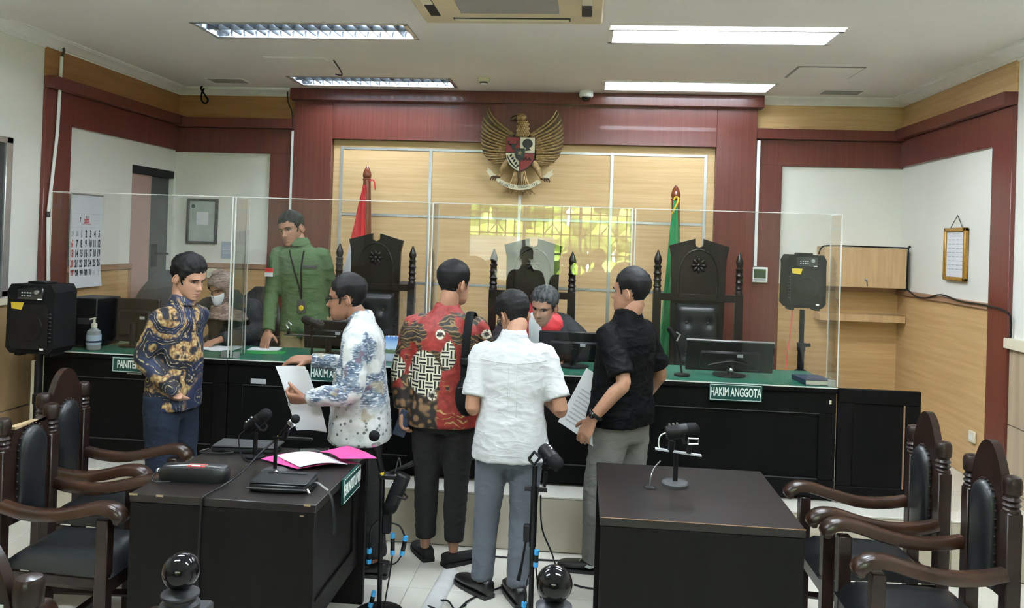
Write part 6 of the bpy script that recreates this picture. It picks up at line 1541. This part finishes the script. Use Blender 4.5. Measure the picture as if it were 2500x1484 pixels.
wv = E_.local(wL) + (E_.local(eL) - E_.local(wL)) * .12; ax = (E_.local(eL) - E_.local(wL)).normalized(); u1 = ax.orthogonal().normalized(); u2 = ax.cross(u1)
wa = MB().tube([wv + (u1 * math.cos(a) + u2 * math.sin(a)) * .033 for a in [2 * PI * q / 18 for q in range(19)]], .010, 8).build('wrist_watch', 'blackplastic', eo); MB().ball(wv + V((-.02, -.032, .004)), (.018, .010, .018), 12, 8).build('watch_face', 'blackgloss', wa)
t = thing('document', 'printed white papers under the arm of the man in the black shirt', 'paper', (.06, 4.36, .95))
bent_sheet(lambda u, v: (-.155 + .20 * u + .145 * v, .0 + .02 * math.sin(u * 3) + .05 * v, -.09 - .13 * u + .29 * v), .004).build('sheet', 'paper', t)
for q in range(9):
    v0 = .10 + q * .07; bent_sheet(lambda u, v: (-.155 + .20 * (.12 + .7 * u) + .145 * (v0 + .02 * v), -.002 + .02 * math.sin((.12 + .7 * u) * 3) + .05 * (v0 + .02 * v), -.09 - .13 * (.12 + .7 * u) + .29 * (v0 + .02 * v)), .001, 3).build('text_line', 'inkgrey', t)
# ---- 3: man in green uniform behind the bench
G_ = Person('man in green uniform shirt leaning on the bench from behind', (-2.035, 5.78, ZP), -PI / 2 + .02, 1.72, (.06, .04), 'skindark', .94, head=(-2.135, 5.72, 1.87), hyaw=-PI / 2 - .30, hpitch=-.22, hroll=.20)
eR, wR = (-2.26, 5.68, 1.38), (-2.215, 5.53, 1.125); eL, wL = (-1.87, 5.87, 1.40), (-1.95, 5.97, 1.20)
G_.shirt('shirtgreen', .775, [(1, eR, wR, dict(r=(.054, .055, .05, .043))), (-1, eL, wL, dict(r=(.054, .055, .05, .043)))], belly=.01, flare=.012, collar='shirtgreen', amp=.008)
G_.arm(1, eR, wR, ((.05, -.62, -.60), (.2, .5, -.8), (.1, .15, .15), .08, .4)); G_.arm(-1, eL, wL, ((-.7, .1, -.7), (0, -1, 0), (.4, .5, .4)))
G_.trousers('khaki', [((-1.98, 5.78, ZP),), ((-2.14, 5.78, ZP),)]); G_.shoe((-1.98, 5.78, ZP), -PI / 2); G_.shoe((-2.14, 5.78, ZP), -PI / 2)
go_ = G_.finish(hair_kw=dict(thick=.010, top=.014, tuft=.005))
qg = [p[2] for p in G_.parts if p[0] == 'shirt'][0]
def on_chest(P, x, z, off):
    """point on the front of the shirt"""
    c = P.ctr(z); h = surf(qg, c + P.TR * x * P.bulk + P.TF * .6, -P.TF)
    return (h if h is not None else c + P.TR * x + P.TF * .12) + P.TF * (off - .006)
def chest_patch(P, x0, x1, z0, z1, off, th, name, mat, parent, n=6):
    bent_sheet(lambda u, v: on_chest(P, x0 + (x1 - x0) * u, z0 + (z1 - z0) * v, off), th, n).build(name, mat, parent, recalc=True)
for sd in (-1, 1):
    chest_patch(G_, sd * .095 - .055, sd * .095 + .055, 1.10, 1.215, .012, .002, 'pocket', 'shirtgreen', go_); chest_patch(G_, sd * .095 - .058, sd * .095 + .058, 1.195, 1.228, .018, .003, 'pocket_flap', 'shirtgreen', go_)
chest_patch(G_, -.15, -.045, 1.245, 1.262, .014, .002, 'name_strip', 'ink', go_)
chest_patch(G_, -.018, .018, .74, 1.36, .006, .002, 'button_placket', 'shirtgreen', go_, 10)
for z in (.82, .95, 1.08, 1.2): MB().ball(on_chest(G_, 0, z, .010), .006, 8, 6).build('button', 'darkgrey', go_)
lan = [on_chest(G_, .055, 1.37, .012), on_chest(G_, .03, 1.25, .014), on_chest(G_, -.01, 1.10, .014), on_chest(G_, -.02, 1.02, .015)]; MB().tube(lan, .006, 6, 3).build('lanyard', 'blackmatte', go_); lan = [on_chest(G_, -.06, 1.37, .012), on_chest(G_, -.035, 1.25, .014), on_chest(G_, -.025, 1.10, .014), on_chest(G_, -.02, 1.02, .015)]; MB().tube(lan, .006, 6, 3).build('lanyard', 'blackmatte', go_)
idc = on_chest(G_, -.02, .965, .018); q = MB().cbox((0, 0, 0), (.033, .003, .048), .003); bd = MB().add(q.v, q.f, None, idc).build('id_badge', 'darkgrey', go_); MB().ball(idc + V((0, -.004, -.008)), (.018, .003, .02), 8, 6).build('badge_emblem', 'yellow', bd)
for nm, mt, z in (('flag_patch_red', 'flagred', 1.235), ('flag_patch_white', 'paper', 1.205)):
    S = G_.shoulder(1); u = (1.36 - z) / .30; p = S + (G_.local(eR) - S) * u; q = MB().cbox((0, 0, 0), (.034, .004, .015), .001); MB().add(q.v, q.f, Matrix.Rotation(-.25, 3, 'Z'), p + V((-.018, -.070, 0))).build(nm, mt, go_)
# ---- 2: seated woman in a headscarf
W_ = Person('woman in patterned headscarf and white face mask reading papers at the bench', (-2.60, 5.84, ZP - .30), -PI / 2 - .05, 1.60, (.10, 0), 'skin', 1.1, head=(-2.645, 5.70, 1.425), hyaw=-PI / 2 - .38, hpitch=-.50, hroll=.0)
eR, wR = (-2.90, 5.72, 1.13), (-2.77, 5.45, 1.068); eL, wL = (-2.33, 5.72, 1.12), (-2.53, 5.45, 1.068)
W_.shirt('greycloth', .78, [(1, eR, wR, dict(r=(.078, .075, .065, .05))), (-1, eL, wL, dict(r=(.078, .075, .065, .05)))], flare=.01, amp=.008, name='jacket')
W_.arm(1, eR, wR, ((.3, -.95, -.12), (0, -.1, -1), (.15, .2, .2))); W_.arm(-1, eL, wL, ((-.3, -.95, -.12), (0, -.1, -1), (.15, .2, .2)))
hip = V((0, 0, .83)); m = MB()
for sd in (-1, 1): m.tube([hip + W_.R * sd * .09, hip + W_.R * sd * .11 + W_.F * .38 + V((0, 0, -.02)), hip + W_.R * sd * .11 + W_.F * .42 + V((0, 0, -.40))], [.10, .085, .07], 12, 3)
m.loft([W_.ring(z, a, b) for z, a, b in ((.76, .15, .12), (.85, .18, .14), (.95, .16, .12))]); q = remesh(m, .016, 4); W_.parts.append(('skirt', 'greycloth', q))
wo = W_.finish(hair=None)
n, nz = 40, 30; vs_ = []; keep = []; fs = []
for i in range(nz + 1):
    u = i / nz
    for j in range(n):
        phi = 2 * PI * j / n; co_, si = math.cos(phi), math.sin(phi)
        if u < .55:   # around the head, in head space
            z = .135 - .255 * (u / .55); f, b, w = interp(HP, max(-.118, min(.112, z * .95))); k_ = 1.0 if z < .1 else .75
            w = max(w, .058 if z < 0 else 0) ; b = min(b, -.06 if z < .02 else b)
            p = W_.H(((w + .016) * math.copysign(abs(si) ** .9, si), (f + b) / 2 + ((f - b) / 2 + .014) * co_, z)); p += V((0, 0, 0))
            op = (co_ > .12) and abs(z + .028) < .088 and (abs(si) < .88 * math.sqrt(max(0, 1 - ((z + .028) / .088) ** 2)))
        else:
            v = (u - .55) / .45; c0 = W_.H((0, -.03, -.12)); c1 = W_.ctr(1.26) + W_.TF * .04; c = c0 * (1 - v) + c1 * v; a = .085 + .105 * v ** .8; d = .085 + .07 * v ** .7
            p = c + W_.TR * si * a + W_.TF * co_ * d + V((0, 0, -.05 * v * max(0, co_) + .035 * v * abs(si) * -1 + .03 * v)); op = False
            p += V((0, 0, 1)) * .006 * math.sin(phi * 7 + v * 5) * v; p += (W_.TF * co_ + W_.TR * si) * .006 * math.sin(v * 16 + phi * 2)
        vs_.append(p); keep.append(not op)
for i in range(nz):
    for j in range(n):
        q = (i * n + j, i * n + (j + 1) % n, (i + 1) * n + (j + 1) % n, (i + 1) * n + j)
        if sum(keep[k_] for k_ in q) >= 3: fs.append(q)
fs.append(tuple(range(n))[::-1]); hj = MB().add(vs_, fs).build('headscarf', 'hijab', wo, recalc=True, angle=80); md = hj.modifiers.new('thick', 'SOLIDIFY'); md.thickness = .006
vs_ = []; fs = []
for i in range(9):
    for j in range(13):
        u, v = i / 8, j / 12; phi = (v - .5) * 2.3; z = -.112 + .105 * u - .012 * math.cos(phi * 1.2); p = head_pt(phi, max(-.115, z), False); vs_.append(W_.H(p * 1.0 + V((0, .012 + .022 * math.exp(-(phi / .45) ** 2) * math.sin(u * PI * .85 + .3), 0)) + V((p.x * .06, 0, 0)))); 
for i in range(8):
    for j in range(12): a = i * 13 + j; fs.append((a, a + 1, a + 14, a + 13))
MB().add(vs_, fs).build('face_mask', 'paper', wo, recalc=False, angle=80).modifiers.new('thick', 'SOLIDIFY').thickness = .002
for sd in (-1, 1): MB().tube([W_.H((sd * .062, .045, -.02)), W_.H((sd * .085, .0, .0)), W_.H((sd * .092, -.02, -.02)), W_.H((sd * .066, .035, -.085))], .002, 6, 3).build('mask_strap', 'paper', wo)
# ---- 7: judge in red and black robe
J_ = Person('grey haired judge in black and red robe bent over the bench', (-.245, 5.80, ZP - .36), -PI / 2 - .12, 1.66, (.12, .04), 'skinlight', 1.08, head=(-.245, 5.60, 1.385), hyaw=-PI / 2 - .38, hpitch=-.32, hroll=-.12)
eR, wR = (-.56, 5.66, 1.10), (-.46, 5.42, 1.07); eL, wL = (.05, 5.66, 1.09), (-.10, 5.42, 1.07)
J_.shirt('robeblack', .80, [(1, eR, wR, dict(r=(.088, .09, .085, .08))), (-1, eL, wL, dict(r=(.088, .09, .085, .08)))], flare=.02, amp=.010, name='robe')
J_.arm(1, eR, wR, ((.3, -.9, -.2), (0, -.1, -1), (.3, .4, .3))); J_.arm(-1, eL, wL, ((-.3, -.9, -.2), (0, -.1, -1), (.3, .4, .3)))
m = MB()
for sd in (-1, 1): m.tube([hip + J_.R * sd * .09, hip + J_.R * sd * .12 + J_.F * .40, hip + J_.R * sd * .12 + J_.F * .42 + V((0, 0, -.40))], [.11, .09, .08], 12, 3)
m.loft([J_.ring(z, a, b) for z, a, b in ((.76, .15, .12), (.85, .18, .14), (.95, .16, .12))]); q = remesh(m, .016, 4); J_.parts.append(('robe_skirt', 'robeblack', q))
m = MB(); m.loft([J_.ring(z, a, b, fb=fb) for z, a, b, fb in ((1.22, .165, .150, .014), (1.30, .206, .145, .006), (1.35, .200, .128, 0), (1.385, .165, .108, 0), (1.41, .118, .092, 0), (1.44, .074, .072, 0), (1.465, .068, .066, 0))]); q = remesh(m, .010, 3); wrinkle(q, .010, (9, 9, 6), 2.); J_.parts.append(('red_yoke', 'robered', q))
jo = J_.finish(hs=1.1, hair='hairgrey', hair_kw=dict(thick=.015, top=.010, tuft=.005))
tb = [J_.ctr(1.40) + J_.TF * .10, J_.ctr(1.34) + J_.TF * .16, J_.ctr(1.22) + J_.TF * .175, J_.ctr(1.10) + J_.TF * .16]; MB().tube(tb, [.03, .04, .05, .055], 8, 3, flat=.3, side=tuple(J_.TR)).build('white_jabot', 'paper', jo)
# ---- onlookers behind the camera: they show only as dark shapes mirrored in the acrylic
K_ = Person('onlooker mirrored in the acrylic screen, tallest dark shape before the window', (-.76, -1.2, 0), PI / 2, 1.74, (0, 0), 'skin', 1.0)
eL, wL = (-1.02, -1.2, 1.10), (-1.0, -1.1, .87); eR, wR = (-.50, -1.2, 1.10), (-.52, -1.1, .87)
K_.shirt('shirtblack', .80, [(-1, eL, wL), (1, eR, wR)], voxel=.016, collar='shirtblack'); K_.arm(-1, eL, wL, ((0, .2, -1), (1, 0, 0))); K_.arm(1, eR, wR, ((0, .2, -1), (-1, 0, 0)))
K_.trousers('trouserdark', [((-.85, -1.2, 0),), ((-.67, -1.2, 0),)]); K_.shoe((-.85, -1.2, 0), PI / 2); K_.shoe((-.67, -1.2, 0), PI / 2)
ko = K_.finish()
for x, y, h, lab in ((-1.90, -1.25, 1.53, 'onlooker mirrored in the acrylic screen, shape nearest its left edge'), (-1.30, -1.65, 1.53, 'onlooker mirrored in the acrylic screen, short shape beside the tallest one'), (-.20, -1.6, 1.66, 'onlooker mirrored in the acrylic screen, shape right of the tallest one'), (.24, -1.1, 1.74, 'onlooker mirrored in the acrylic screen, shape nearest its right edge')):
    o = copy_tree(ko); o.location = (x, y, 0); o.scale = (h / 1.74,) * 3; o['label'] = lab
